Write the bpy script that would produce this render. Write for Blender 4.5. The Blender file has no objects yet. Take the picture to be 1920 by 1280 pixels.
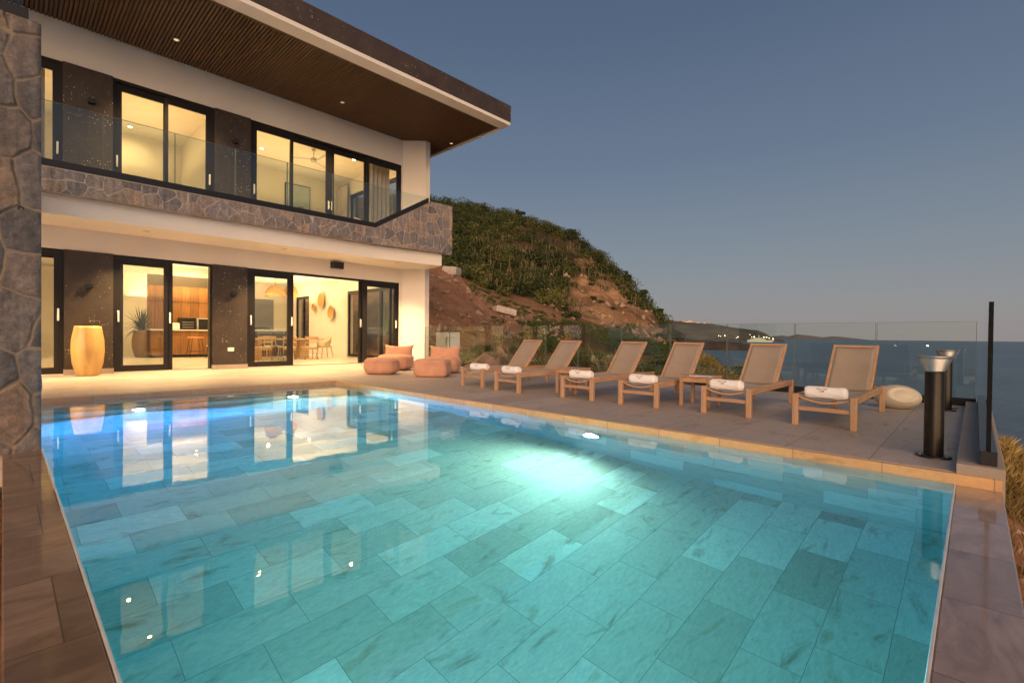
import bpy, bmesh, math, random
import numpy as np
from mathutils import Vector, Matrix
random.seed(7); rng = np.random.default_rng(7)
S = bpy.context.scene
COL = S.collection
R = math.radians

# ------------------------------------------------------------------ helpers
class MB:
    """collects shapes, then links them as one mesh object"""
    def __init__(s): s.v=[]; s.f=[]; s.sm=[]
    def add(s, vs, fs, smooth=False):
        o=len(s.v); s.v+= [tuple(v) for v in vs]
        s.f+= [tuple(i+o for i in f) for f in fs]; s.sm+= [smooth]*len(fs)
        return s
    def box(s, a, b, M=None):
        x0,y0,z0=a; x1,y1,z1=b
        vs=[(x0,y0,z0),(x1,y0,z0),(x1,y1,z0),(x0,y1,z0),(x0,y0,z1),(x1,y0,z1),(x1,y1,z1),(x0,y1,z1)]
        if M: vs=[M@Vector(v) for v in vs]
        return s.add(vs,[(0,3,2,1),(4,5,6,7),(0,1,5,4),(1,2,6,5),(2,3,7,6),(3,0,4,7)])
    def prism(s, poly, z0, z1):
        """vertical prism over an xy polygon (counter-clockwise)"""
        n=len(poly)
        vs=[(x,y,z0) for x,y in poly]+[(x,y,z1) for x,y in poly]
        fs=[tuple(range(n-1,-1,-1)),tuple(range(n,2*n))]+[(i,(i+1)%n,n+(i+1)%n,n+i) for i in range(n)]
        return s.add(vs,fs)
    def lathe(s, prof, n=32, c=(0,0,0), smooth=True, cap=True):
        vs=[];fs=[]
        for r,z in prof:
            for i in range(n):
                a=2*math.pi*i/n; vs.append((c[0]+r*math.cos(a),c[1]+r*math.sin(a),c[2]+z))
        m=len(prof)
        for j in range(m-1):
            for i in range(n):
                k=(i+1)%n; fs.append((j*n+i,j*n+k,(j+1)*n+k,(j+1)*n+i))
        s.add(vs,fs,smooth)
        if cap:
            s.add([vs[i] for i in range(n)],[tuple(range(n-1,-1,-1))])
            s.add(vs[-n:],[tuple(range(n))])
        return s
    def tube(s, pts, r, n=8, smooth=True):
        pts=[Vector(p) for p in pts]; rs=r if isinstance(r,(list,tuple)) else [r]*len(pts)
        vs=[];fs=[]
        for i,p in enumerate(pts):
            t=(pts[min(i+1,len(pts)-1)]-pts[max(i-1,0)]).normalized()
            u=t.cross(Vector((0,0,1)))
            if u.length<1e-3: u=Vector((1,0,0))
            u.normalize(); w=t.cross(u)
            for k in range(n):
                a=2*math.pi*k/n; vs.append(p+rs[i]*(u*math.cos(a)+w*math.sin(a)))
        for i in range(len(pts)-1):
            for k in range(n):
                q=(k+1)%n; fs.append((i*n+k,i*n+q,(i+1)*n+q,(i+1)*n+k))
        s.add(vs,fs,smooth)
        s.add(vs[:n],[tuple(range(n-1,-1,-1))]); s.add(vs[-n:],[tuple(range(n))])
        return s
    def grid(s, nu, nv, fn, smooth=True, closeu=False):
        vs=[fn(i/nu,j/nv) for j in range(nv+1) for i in range(nu+1)]
        w=nu+1
        fs=[(j*w+i,j*w+i+1,(j+1)*w+i+1,(j+1)*w+i) for j in range(nv) for i in range(nu)]
        return s.add(vs,fs,smooth)
    def sphere(s, c, r, nu=20, nv=12, fn=None, smooth=True):
        rx,ry,rz = r if isinstance(r,(tuple,list)) else (r,r,r)
        def f(u,v):
            a=2*math.pi*u; b=math.pi*(v-.5)
            d=Vector((math.cos(a)*math.cos(b),math.sin(a)*math.cos(b),math.sin(b)))
            k=fn(d) if fn else 1
            return (c[0]+rx*d.x*k,c[1]+ry*d.y*k,c[2]+rz*d.z*k)
        return s.grid(nu,nv,f,smooth)
    def build(s, name, mat, parent=None, bevel=0, seg=1, merge=False, loc=None):
        me=bpy.data.meshes.new(name); me.from_pydata(s.v,[],s.f); me.polygons.foreach_set('use_smooth',s.sm)
        if merge:
            b=bmesh.new(); b.from_mesh(me); bmesh.ops.remove_doubles(b,verts=b.verts,dist=1e-5); bmesh.ops.recalc_face_normals(b,faces=b.faces); b.to_mesh(me); b.free()
        me.materials.append(mat); me.update()
        o=bpy.data.objects.new(name,me); COL.objects.link(o)
        if parent: o.parent=parent
        if loc: o.location=loc
        if bevel:
            m=o.modifiers.new('bevel','BEVEL'); m.width=bevel; m.segments=seg; m.limit_method='ANGLE'; m.angle_limit=R(40)
        return o

def np_mesh(name, V, F, mat, parent=None, smooth=False, attrs=None):
    me=bpy.data.meshes.new(name); V=np.asarray(V,np.float32); F=np.asarray(F,np.int32)
    n=F.shape[1]
    me.vertices.add(len(V)); me.vertices.foreach_set('co',V.ravel())
    me.loops.add(F.size); me.loops.foreach_set('vertex_index',F.ravel())
    me.polygons.add(len(F)); me.polygons.foreach_set('loop_start',np.arange(0,F.size,n,dtype=np.int32))
    me.polygons.foreach_set('use_smooth',np.full(len(F),smooth))
    for k,a in (attrs or {}).items():
        at=me.attributes.new(k,'FLOAT','POINT'); at.data.foreach_set('value',np.asarray(a,np.float32))
    me.materials.append(mat); me.update(calc_edges=True); me.validate()
    o=bpy.data.objects.new(name,me); COL.objects.link(o)
    if parent: o.parent=parent
    return o

def tag(o,label=None,cat=None,group=None,kind=None):
    if label: o['label']=label
    if cat: o['category']=cat
    if group: o['group']=group
    if kind: o['kind']=kind
    return o
def thing(name,label,cat,loc=(0,0,0),rz=0,group=None):
    o=bpy.data.objects.new(name,None); COL.objects.link(o); o.location=loc; o.rotation_euler=(0,0,rz)
    o.empty_display_size=.1
    return tag(o,label,cat,group)
def dup(root,loc,rz=0,label=None,scale=None):
    r=root.copy(); COL.objects.link(r); r.location=loc; r.rotation_euler=(0,0,rz)
    if scale: r.scale=scale
    if label: r['label']=label
    for ch in list(root.children):
        c=ch.copy(); COL.objects.link(c); c.parent=r
        for g in list(ch.children):
            d=g.copy(); COL.objects.link(d); d.parent=c
    return r

# ------------------------------------------------------------------ materials
class NT:
    def __init__(s,name):
        s.m=bpy.data.materials.new(name); s.m.use_nodes=True; s.t=s.m.node_tree; s.n=s.t.nodes; s.n.clear()
        s.out=s.n.new('ShaderNodeOutputMaterial')
    def new(s,typ,**kw):
        n=s.n.new('ShaderNode'+typ)
        for k,v in kw.items():
            if k in n.inputs.keys() if hasattr(n.inputs,'keys') else False: n.inputs[k].default_value=v
            else: setattr(n,k,v)
        return n
    def link(s,a,b): s.t.links.new(a,b)
    def coord(s,kind='Object',scale=(1,1,1),rot=(0,0,0),loc=(0,0,0)):
        tc=s.n.new('ShaderNodeTexCoord'); mp=s.n.new('ShaderNodeMapping')
        mp.inputs['Scale'].default_value=scale; mp.inputs['Rotation'].default_value=rot; mp.inputs['Location'].default_value=loc
        s.link(tc.outputs[kind],mp.inputs['Vector']); return mp.outputs[0]
    def noise(s,vec,scale=5,detail=4,rough=.55,dist=0):
        n=s.n.new('ShaderNodeTexNoise'); n.inputs['Scale'].default_value=scale; n.inputs['Detail'].default_value=detail
        n.inputs['Roughness'].default_value=rough; n.inputs['Distortion'].default_value=dist
        if vec: s.link(vec,n.inputs['Vector'])
        return n.outputs['Fac']
    def ramp(s,fac,stops,interp='LINEAR'):
        n=s.n.new('ShaderNodeValToRGB'); cr=n.color_ramp; cr.interpolation=interp
        while len(cr.elements)<len(stops): cr.elements.new(.5)
        for e,(p,c) in zip(cr.elements,stops):
            e.position=p; e.color=(*c,1) if len(c)==3 else c
        s.link(fac,n.inputs['Fac']); return n.outputs['Color']
    def mix(s,fac,a,b,mode='MIX'):
        n=s.n.new('ShaderNodeMix'); n.data_type='RGBA'; n.blend_type=mode
        for sock,val in ((n.inputs['Factor'],fac),(n.inputs[6],a),(n.inputs[7],b)):
            if isinstance(val,(int,float)): sock.default_value=val
            elif isinstance(val,(tuple,list)): sock.default_value=(*val,1) if len(val)==3 else val
            else: s.link(val,sock)
        return n.outputs[2]
    def math(s,op,a,b=0.0,c=None):
        n=s.n.new('ShaderNodeMath'); n.operation=op
        for i,val in enumerate((a,b,c)):
            if val is None: continue
            if isinstance(val,(int,float)): n.inputs[i].default_value=val
            else: s.link(val,n.inputs[i])
        return n.outputs[0]
    def bump(s,h,strength=.3,dist=.01):
        n=s.n.new('ShaderNodeBump'); n.inputs['Strength'].default_value=strength; n.inputs['Distance'].default_value=dist
        s.link(h,n.inputs['Height']); return n.outputs['Normal']
    def bsdf(s,color,rough=.5,normal=None,metal=0,spec=.5,coat=0,coat_rough=.05,sub=None):
        b=s.n.new('ShaderNodeBsdfPrincipled')
        def st(k,v):
            if v is None: return
            if isinstance(v,(int,float)): b.inputs[k].default_value=v
            elif isinstance(v,(tuple,list)): b.inputs[k].default_value=(*v,1)
            else: s.link(v,b.inputs[k])
        st('Base Color',color); st('Roughness',rough); st('Metallic',metal); st('Specular IOR Level',spec)
        st('Coat Weight',coat); st('Coat Roughness',coat_rough)
        if normal is not None: s.link(normal,b.inputs['Normal'])
        s.link(b.outputs[0],s.out.inputs['Surface']); return b

def simple(name,c,rough=.5,metal=0,nscale=8,var=.12,bump=0,kind='Object',spec=.5,stretch=(1,1,1)):
    t=NT(name); v=t.coord(kind,stretch); n=t.noise(v,nscale,5)
    lo=tuple(x*(1-var) for x in c); hi=tuple(min(1,x*(1+var)) for x in c)
    col=t.ramp(n,[(.3,lo),(.7,hi)])
    nm=t.bump(t.noise(v,nscale*12,3),bump,.004) if bump else None
    t.bsdf(col,rough,nm,metal,spec); return t.m
def emit(name,c,strength):
    t=NT(name); e=t.new('Emission'); e.inputs[0].default_value=(*c,1); e.inputs[1].default_value=strength
    t.link(e.outputs[0],t.out.inputs['Surface']); return t.m

def stucco():
    t=NT('white_stucco'); v=t.coord()
    col=t.ramp(t.noise(v,.9,5,.6),[(.3,(.70,.655,.59)),(.7,(.76,.715,.65))])
    t.bsdf(col,.85,t.bump(t.noise(v,160,3),.12,.003)); return t.m
def terrazzo(name,base):
    t=NT(name); v=t.coord()
    vo=t.new('TexVoronoi'); vo.inputs['Scale'].default_value=23; vo.inputs['Randomness'].default_value=1; t.link(v,vo.inputs['Vector'])
    sz=t.new('SeparateColor'); t.link(vo.outputs['Color'],sz.inputs[0])
    thr=t.ramp(sz.outputs[0],[(.2,(0,0,0)),(1,(.25,.25,.25))])
    clus=t.math('MULTIPLY',thr,t.ramp(t.noise(v,1.7,2),[(.35,(.25,.25,.25)),(.65,(1.1,1.1,1.1))]))
    m=t.math('LESS_THAN',vo.outputs['Distance'],clus)
    d=t.ramp(t.noise(v,3,6,.65),[(.3,tuple(c*.7 for c in base)),(.72,tuple(c*1.35 for c in base))])
    col=t.mix(m,d,(.50,.45,.37))
    t.bsdf(col,.5,t.bump(t.noise(v,60,4),.2,.004)); return t.m
def stone_mat(name,mort,streak,lift):
    t=NT(name); gv=t.coord('Object')
    ec=t.new('Attribute'); ec.attribute_name='cell'; ee=t.new('Attribute'); ee.attribute_name='joint'
    cell=t.ramp(ec.outputs['Fac'],[(0,(.078,.080,.092)),(.25,(.125,.12,.128)),(.5,(.16,.14,.13)),(.75,(.105,.105,.115)),(.9,(.19,.15,.12)),(1,(.22,.165,.125))])
    sv=t.coord('Object',(9,9,.6)); st=t.ramp(t.noise(sv,1.6,5,.7),[(.3,(.62,.61,.62)),(.7,(1.6,1.55,1.5))])
    gr=t.ramp(t.noise(gv,20,8,.82),[(.3,(.38,.37,.37)),(.7,(1.62,1.6,1.56))])
    big=t.ramp(t.noise(gv,3.2,5,.65),[(.3,(.75,.74,.76)),(.7,(1.25,1.2,1.12))])
    col=t.mix(streak,cell,st,'MULTIPLY'); col=t.mix(.9,col,gr,'MULTIPLY'); col=t.mix(.9,col,big,'MULTIPLY'); col=t.mix(1.0,col,(lift,lift,lift*1.02),'MULTIPLY')
    mo=t.ramp(t.noise(gv,9,6,.7),[(.3,tuple(x*.72 for x in mort)),(.7,mort)])
    j=t.math('ADD',ee.outputs['Fac'],t.math('MULTIPLY',t.math('SUBTRACT',t.noise(gv,30,4),.5),.5))
    sm=t.ramp(t.noise(gv,2.1,5,.65),[(.60,(0,0,0)),(.74,(.5,.5,.5))])
    mask=t.math('MAXIMUM',t.ramp(j,[(.35,(0,0,0)),(.65,(1,1,1))]),sm)
    t.bsdf(t.mix(mask,col,mo),.85,t.bump(t.noise(gv,38,8,.8),.9,.014)); return t.m
def fbm(x,y,oct=5,seed=0,lac=2.0,gain=.5):
    r=np.random.default_rng(seed); out=np.zeros_like(x); amp=1; f=1
    for o in range(oct):
        G=r.uniform(-1,1,(257,257)); xs=(x*f+1000.3)%256; ys=(y*f+1000.7)%256
        xi=xs.astype(int); yi=ys.astype(int); xf=xs-xi; yf=ys-yi
        xf=xf*xf*(3-2*xf); yf=yf*yf*(3-2*yf)
        out+=amp*((G[yi,xi]*(1-xf)+G[yi,xi+1]*xf)*(1-yf)+(G[yi+1,xi]*(1-xf)+G[yi+1,xi+1]*xf)*yf)
        amp*=gain; f*=lac
    return out
def cells(u,v,scale,seed,stretch=1.0):
    """irregular paving cells: distance to the joint (m) and a number per cell for points u,v in metres"""
    g=np.random.default_rng(seed); wu=u+.022*fbm(u*3.1,v*3.1,4,seed+1); wv=(v+.022*fbm(u*3.1,v*3.1,4,seed+2))*stretch
    a,b=wu*scale,wv*scale; ia,ib=np.floor(a).astype(int),np.floor(b).astype(int)
    T=g.random((64,64,3)); f1=np.full(u.shape,9.); f2=np.full(u.shape,9.); cid=np.zeros(u.shape)
    for di in (-2,-1,0,1,2):
        for dj in (-2,-1,0,1,2):
            q=T[(ia+di)%64,(ib+dj)%64]; d=np.hypot(ia+di+.5+(q[...,0]-.5)*.95-a,ib+dj+.5+(q[...,1]-.5)*.95-b)
            c=d<f1; f2=np.where(c,f1,np.minimum(f2,d)); cid=np.where(c,q[...,2],cid); f1=np.where(c,d,f1)
    return (f2-f1)/2/scale,cid
def masonry(name,mat,parent,origin,ax,length,bottom,top,nrm,step,scale,seed,stretch=1.0,jw=.011,depth=.016,parapet=False):
    """upright rough stone face: ax along it, nrm out of it; bottom/top are functions of the distance along"""
    nu=max(2,int(length/step)); nv=max(2,int((max(top(0),top(length),top(length*.7))-bottom(0))/step))
    ul=np.linspace(0,length,nu+1); tt=np.linspace(0,1,nv+1); U,Tt=np.meshgrid(ul,tt)
    B=np.array([bottom(q) for q in ul]); Tp=np.array([top(q) for q in ul]); Zz=B+(Tp-B)*Tt
    ed,cid=cells(U,Zz,scale,seed,stretch)
    k=np.clip((ed-jw*.45)/(jw*1.1),0,1); k=k*k*(3-2*k)
    h=k*depth*(.55+.9*cid)+(.008 if not parapet else .004)*fbm(U*9,Zz*9,5,seed+5)*(.35+.65*k)
    edge=np.minimum(np.minimum(U,length-U),.03)/.03
    h=h*np.clip(edge,.0,1)**.5 if not parapet else h
    Pp=np.array(origin)+U[...,None]*np.array(ax)+h[...,None]*np.array(nrm); Pp[...,2]=Zz
    w=nu+1; ii=np.arange(w*(nv+1)).reshape(nv+1,w)
    Fq=np.stack([ii[:-1,:-1],ii[:-1,1:],ii[1:,1:],ii[1:,:-1]],-1).reshape(-1,4)
    return np_mesh(name,Pp.reshape(-1,3),Fq,mat,parent,True,{'cell':cid.ravel(),'joint':(1-k).ravel()})
def wood(name,c,axis=0,rough=.55,weather=.0,scale=1,planks=0):
    t=NT(name); st=[14,14,14]; st[axis]=1.1; v=t.coord('Object',tuple(x*scale for x in st))
    n=t.noise(v,2.2,6,.65,.6)
    col=t.ramp(n,[(.22,tuple(x*.55 for x in c)),(.5,c),(.78,tuple(min(1,x*1.35) for x in c))])
    if weather:
        w=t.ramp(t.noise(t.coord('Object'),6,4,.6),[(.45,(0,0,0)),(.75,(weather,)*3)])
        col=t.mix(w,col,(.30,.25,.21))
    if planks:
        sx=t.new('SeparateXYZ'); t.link(t.coord('Object'),sx.inputs[0])
        q=t.math('MULTIPLY',sx.outputs[0],planks); fl=t.math('FLOOR',q)
        wn=t.new('TexWhiteNoise'); wn.noise_dimensions='1D'; t.link(fl,wn.inputs['W'])
        col=t.mix(.8,col,t.ramp(wn.outputs['Value'],[(0,(.6,.6,.6)),(1,(1.15,1.15,1.15))]),'MULTIPLY')
        g=t.math('LESS_THAN',t.math('FRACT',q),.025)
        col=t.mix(g,col,(.03,.015,.008))
    t.bsdf(col,rough,t.bump(n,.15,.003)); return t.m
def tile_mat(name,w,h,c1,c2,mortar,rough=.4,map_scale=(1,1,1),rot=(0,0,0),veins=.5,msize=.004,coat=0,offset=.5,coord='Object',spec=.5,loc=(0,0,0)):
    t=NT(name); v=t.coord(coord,map_scale,rot,loc)
    b=t.new('TexBrick'); b.offset=offset; b.squash=1
    for k,x in (('Scale',1),('Mortar Size',msize),('Mortar Smooth',.2),('Bias',0),('Brick Width',w),('Row Height',h)): b.inputs[k].default_value=x
    b.inputs['Color1'].default_value=(0,0,0,1); b.inputs['Color2'].default_value=(1,1,1,1); b.inputs['Mortar'].default_value=(.5,.5,.5,1)
    t.link(v,b.inputs['Vector'])
    mid=tuple(x*.6+y*.4 for x,y in zip(c1,c2))
    base=t.ramp(b.outputs['Color'],[(0,c1),(.22,mid),(.74,tuple(x*.45+y*.55 for x,y in zip(c1,c2))),(.86,c2),(1,c2)])
    # veins: shifted per tile so that they break at the joints
    ofs=t.new('VectorMath'); ofs.operation='MULTIPLY_ADD'; ofs.inputs[1].default_value=(7,13,5); t.link(b.outputs['Color'],ofs.inputs[0]); t.link(v,ofs.inputs[2])
    mp=t.new('Mapping'); mp.inputs['Scale'].default_value=(2.2,6,4); mp.inputs['Rotation'].default_value=(0,0,.5); t.link(ofs.outputs[0],mp.inputs['Vector'])
    vn=t.noise(mp.outputs[0],1.1,7,.62,.9)
    fine=t.noise(mp.outputs[0],9,6,.7)
    base=t.mix(veins,base,t.ramp(vn,[(.26,(.52,.42,.29)),(.42,(1,1,1)),(.58,(1.08,1.08,1.08)),(.72,(.80,.71,.56))]),'MULTIPLY')
    base=t.mix(veins*.6,base,t.ramp(fine,[(.3,(.70,.69,.66)),(.7,(1.18,1.18,1.18))]),'MULTIPLY')
    col=t.mix(b.outputs['Fac'],base,mortar)
    hh=t.math('SUBTRACT',t.math('MULTIPLY',fine,.25),b.outputs['Fac'])
    t.bsdf(col,rough,t.bump(hh,.25,.003),coat=coat,coat_rough=.03,spec=spec); return t.m
def glass(name,tint=(.90,.95,.93),r0=.045):
    t=NT(name); g=t.new('NewGeometry'); d=t.new('VectorMath'); d.operation='DOT_PRODUCT'
    t.link(g.outputs['Normal'],d.inputs[0]); t.link(g.outputs['Incoming'],d.inputs[1])
    c=t.math('ABSOLUTE',d.outputs['Value']); p=t.math('POWER',t.math('SUBTRACT',1,c),5)
    f=t.math('ADD',t.math('MULTIPLY',p,1-r0),r0)
    tr=t.new('BsdfTransparent'); tr.inputs[0].default_value=(*tint,1)
    gl=t.new('BsdfGlossy'); gl.inputs['Roughness'].default_value=0; gl.inputs[0].default_value=(1,1,1,1)
    m=t.new('MixShader'); t.link(f,m.inputs[0]); t.link(tr.outputs[0],m.inputs[1]); t.link(gl.outputs[0],m.inputs[2])
    t.link(m.outputs[0],t.out.inputs['Surface']); return t.m
def water_mat():
    t=NT('pool_water'); v=t.coord('Object',(1,1,1))
    n1=t.noise(v,2.6,3,.5,.3); n2=t.noise(v,9,2)
    h=t.math('ADD',t.math('MULTIPLY',n1,1),t.math('MULTIPLY',n2,.12))
    g=t.new('BsdfGlass'); g.inputs['IOR'].default_value=1.333; g.inputs['Roughness'].default_value=0
    t.link(t.bump(h,.09,.012),g.inputs['Normal'])
    t.link(g.outputs[0],t.out.inputs['Surface'])
    a=t.new('VolumeAbsorption'); a.inputs['Color'].default_value=(.085,.825,.875,1); a.inputs['Density'].default_value=WATER_DENS
    t.link(a.outputs[0],t.out.inputs['Volume']); return t.m
def sea_mat():
    t=NT('sea_water'); v=t.coord('Object',(1,1,1),(0,0,.8))
    v2=t.coord('Object',(1,.35,1),(0,0,.8))
    n1=t.noise(v2,.35,6,.62,.4); n2=t.noise(v,.02,4)
    h=t.math('ADD',n1,t.math('MULTIPLY',t.noise(v2,1.6,4,.6),.3))
    col=t.ramp(n2,[(.3,(.068,.125,.185)),(.7,(.105,.175,.24))])
    t.bsdf(col,.30,t.bump(h,1.0,2.2),spec=.14); return t.m
def fabric(name,c,scale=260,var=.12,bump=.35):
    t=NT(name); v=t.coord()
    w=t.new('TexWave'); w.inputs['Scale'].default_value=scale; t.link(v,w.inputs['Vector'])
    n=t.noise(v,5,4)
    col=t.ramp(n,[(.3,tuple(x*(1-var) for x in c)),(.7,tuple(x*(1+var) for x in c))])
    h=t.math('ADD',t.math('MULTIPLY',t.noise(v,scale,2),.6),t.math('MULTIPLY',t.noise(v,14,3),1.2))
    b=t.bsdf(col,.9,t.bump(h,bump,.006),spec=.2); b.inputs['Sheen Weight'].default_value=.15; return t.m
def leaf_mat(name,c1,c2,c3=None):
    t=NT(name); a=t.new('Attribute'); a.attribute_name='tint'
    g=t.new('NewGeometry'); 
    f=t.math('ADD',t.math('MULTIPLY',a.outputs['Fac'],.75),t.math('MULTIPLY',g.outputs['Random Per Island'],.25))
    stops=[(0,c1),(.6,c2),(1,c3 or c2)]
    t.bsdf(t.ramp(f,stops),.7,spec=.25); return t.m
def ground_mat():
    t=NT('earth_ground'); v=t.coord('Object')
    a=t.new('Attribute'); a.attribute_name='zone'
    soil=t.ramp(t.noise(v,.9,8,.72),[(.25,(.24,.115,.065)),(.5,(.42,.215,.12)),(.75,(.56,.32,.19))])
    st=t.new('TexVoronoi'); st.inputs['Scale'].default_value=5; t.link(v,st.inputs['Vector'])
    sc=t.new('SeparateColor'); t.link(st.outputs['Color'],sc.inputs[0])
    pm=t.math('MULTIPLY',t.math('LESS_THAN',st.outputs['Distance'],.33),t.math('GREATER_THAN',sc.outputs[0],.72))
    soil=t.mix(pm,soil,t.ramp(sc.outputs[1],[(0,(.11,.08,.065)),(1,(.40,.30,.22))]))
    v2=t.coord('Object',(1,1,2.2))
    rock=t.ramp(t.noise(v2,.22,9,.74,.5),[(.28,(.075,.045,.028)),(.45,(.20,.115,.062)),(.6,(.37,.225,.12)),(.8,(.46,.30,.17))])
    scrub=t.ramp(t.noise(v,.6,8,.75),[(.3,(.035,.032,.014)),(.55,(.075,.055,.025)),(.75,(.14,.09,.05))])
    col=t.mix(t.ramp(a.outputs['Fac'],[(.0,(0,0,0)),(.5,(1,1,1))]),soil,scrub)
    col=t.mix(t.ramp(a.outputs['Fac'],[(.5,(0,0,0)),(1,(1,1,1))]),col,rock)
    h=t.math('ADD',t.noise(v,2.5,9,.75),t.math('MULTIPLY',t.noise(v2,.35,8,.7),2))
    t.bsdf(col,.95,t.bump(h,.8,.25),spec=.1); return t.m

WATER_DENS=.42
def wet_mat(name,c0,c1,c2):
    t=NT(name); v=t.coord('Object',(1,1,1),(0,0,0),(.17,.31,0))
    b=t.new('TexBrick'); b.offset=.5
    for k,x in (('Scale',1),('Mortar Size',.0025),('Brick Width',.62),('Row Height',.62)): b.inputs[k].default_value=x
    b.inputs['Color1'].default_value=(0,0,0,1); b.inputs['Color2'].default_value=(1,1,1,1); t.link(v,b.inputs['Vector'])
    of=t.new('VectorMath'); of.operation='MULTIPLY_ADD'; of.inputs[1].default_value=(5,9,3); t.link(b.outputs['Color'],of.inputs[0]); t.link(v,of.inputs[2])
    mp=t.new('Mapping'); mp.inputs['Scale'].default_value=(1.6,4.5,3); mp.inputs['Rotation'].default_value=(0,0,.6); t.link(of.outputs[0],mp.inputs['Vector'])
    n=t.noise(mp.outputs[0],1.3,9,.68,1.2)
    col=t.ramp(n,[(.25,c0),(.48,c1),(.72,c2)])
    col=t.mix(.55,col,t.ramp(b.outputs['Color'],[(0,(.6,.6,.6)),(1,(1.3,1.3,1.3))]),'MULTIPLY')
    col=t.mix(b.outputs['Fac'],col,tuple(x*.6 for x in c0))
    rg=t.ramp(t.noise(v,2.2,5,.6),[(.35,(.03,.03,.03)),(.7,(.16,.16,.16))])
    bb=t.bsdf(col,.4,t.bump(t.noise(v,6,3),.05,.003),coat=.9); t.link(rg,bb.inputs['Coat Roughness']); return t.m
M={}
M['stucco']=stucco()
M['terrazzo']=terrazzo('dark_terrazzo',(.040,.029,.022))
M['fascia']=terrazzo('dark_fascia_terrazzo',(.050,.034,.025))
M['stone']=stone_mat('parapet_stone',(.44,.375,.315),.85,1.35)
M['core']=simple('mortar_core',(.28,.225,.175),.9,0,9,.2,.4)
M['pillar']=stone_mat('pillar_stone',(.28,.225,.175),.6,1.05)
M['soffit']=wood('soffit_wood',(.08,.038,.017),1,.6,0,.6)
M['teak']=wood('teak_wood',(.45,.26,.145),0,.55,.45)
M['teaky']=wood('teak_wood_cross',(.45,.26,.145),1,.55,.35)
M['teakz']=wood('teak_wood_upright',(.45,.26,.145),2,.55,.4)
M['black']=simple('black_metal',(.012,.012,.013),.35,0,20,.2)
M['frame']=simple('dark_aluminium',(.018,.015,.014),.4,.3,20,.15)
M['steel']=simple('brushed_steel',(.45,.44,.43),.42,.9,30,.1,.1)
M['handle']=simple('pale_handle',(.75,.73,.70),.35,0,30,.05)
M['deck']=tile_mat('deck_porcelain',1.2,.6,(.345,.295,.26),(.45,.39,.345),(.21,.175,.145),.5,veins=.9,msize=.0045)
M['floor']=tile_mat('indoor_floor_tile',1.2,.6,(.60,.53,.43),(.66,.59,.49),(.45,.4,.33),.3,veins=.2,msize=.003)
M['coping']=tile_mat('sandstone_edge',.62,.5,(.52,.30,.13),(.62,.38,.18),(.30,.19,.11),.4,veins=.75,msize=.004,rot=(0,0,R(90)),loc=(.2,.3,0))
M['copingx']=tile_mat('sandstone_edge_far',.62,.5,(.46,.28,.155),(.55,.35,.20),(.30,.19,.11),.4,veins=.75,msize=.004)
M['wet']=wet_mat('wet_brown_marble',(.075,.043,.027),(.20,.122,.078),(.30,.205,.14))
M['wety']=wet_mat('wet_pale_marble',(.15,.10,.072),(.32,.225,.175),(.42,.315,.25))
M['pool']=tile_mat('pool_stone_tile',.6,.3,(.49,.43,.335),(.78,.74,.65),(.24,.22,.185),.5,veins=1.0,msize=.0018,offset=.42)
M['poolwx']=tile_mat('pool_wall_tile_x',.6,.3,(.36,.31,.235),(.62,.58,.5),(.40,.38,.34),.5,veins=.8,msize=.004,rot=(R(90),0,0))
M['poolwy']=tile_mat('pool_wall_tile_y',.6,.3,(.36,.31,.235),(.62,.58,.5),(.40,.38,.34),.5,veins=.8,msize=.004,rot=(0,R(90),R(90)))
M['glass']=glass('window_glass',(.93,.94,.92))
M['fglass']=glass('railing_glass',(.90,.945,.925),.05)
M['water']=water_mat(); M['sea']=sea_mat()
M['sling']=fabric('taupe_sling',(.30,.24,.19),420,.05,.2)
M['towel']=fabric('white_terry',(.80,.77,.75),300,.03,.5)
M['thread']=simple('maroon_thread',(.20,.02,.03),.8)
M['bean']=fabric('terracotta_canvas',(.55,.29,.19),300,.12,.6)
M['ceiling']=simple('ceiling_plaster',(.74,.69,.60),.9,0,2,.03)
M['iwall']=simple('interior_plaster',(.74,.68,.57),.9,0,2,.03)
M['greydoor']=simple('grey_painted_door',(.20,.19,.19),.5,0,3,.08)
M['cabinet']=wood('cabinet_wood',(.36,.17,.055),2,.45,0,.8,3.2)
M['dining']=wood('oak_wood',(.50,.335,.18),0,.5,0,1)
M['counter']=simple('white_worktop',(.75,.72,.66),.3,0,6,.04)
M['rattan']=simple('woven_rattan',(.50,.28,.10),.8,0,60,.45,.8)
M['wicker']=simple('pale_wicker',(.68,.56,.38),.8,0,60,.2,.8)
M['glaze']=simple('yellow_glazed_ceramic',(.58,.36,.12),.2,0,5,.25,0,'Object',.5,(1,1,.25))
M['clay']=simple('rough_clay',(.38,.26,.15),.85,0,6,.3,.6)
M['clayp']=simple('brown_clay',(.34,.22,.12),.7,0,5,.15,.2)
M['curtain']=fabric('linen_curtain',(.52,.46,.40),120,.08,.2)
M['navy']=simple('charcoal_upholstery',(.06,.06,.07),.9,0,10,.1)
M['orange']=simple('tan_leather',(.55,.20,.06),.5,0,8,.1)
M['canvas']=simple('painted_canvas',(.42,.47,.44),.8,0,1.2,.25)
M['concrete']=simple('pale_concrete',(.58,.49,.41),.9,0,3,.2,.5)
M['curb']=tile_mat('curb_stone',.9,.6,(.30,.245,.20),(.36,.30,.25),(.16,.13,.11),.6,veins=.5,msize=.003,loc=(.2,.27,.2))
M['egg']=simple('cream_resin',(.62,.53,.42),.55,0,4,.05,.1)
M['whitebox']=simple('white_cabinet',(.66,.65,.64),.6,0,4,.05)
M['ground']=ground_mat()
M['leaf']=leaf_mat('shrub_leaves',(.022,.040,.012),(.055,.085,.022),(.12,.14,.03))
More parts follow.
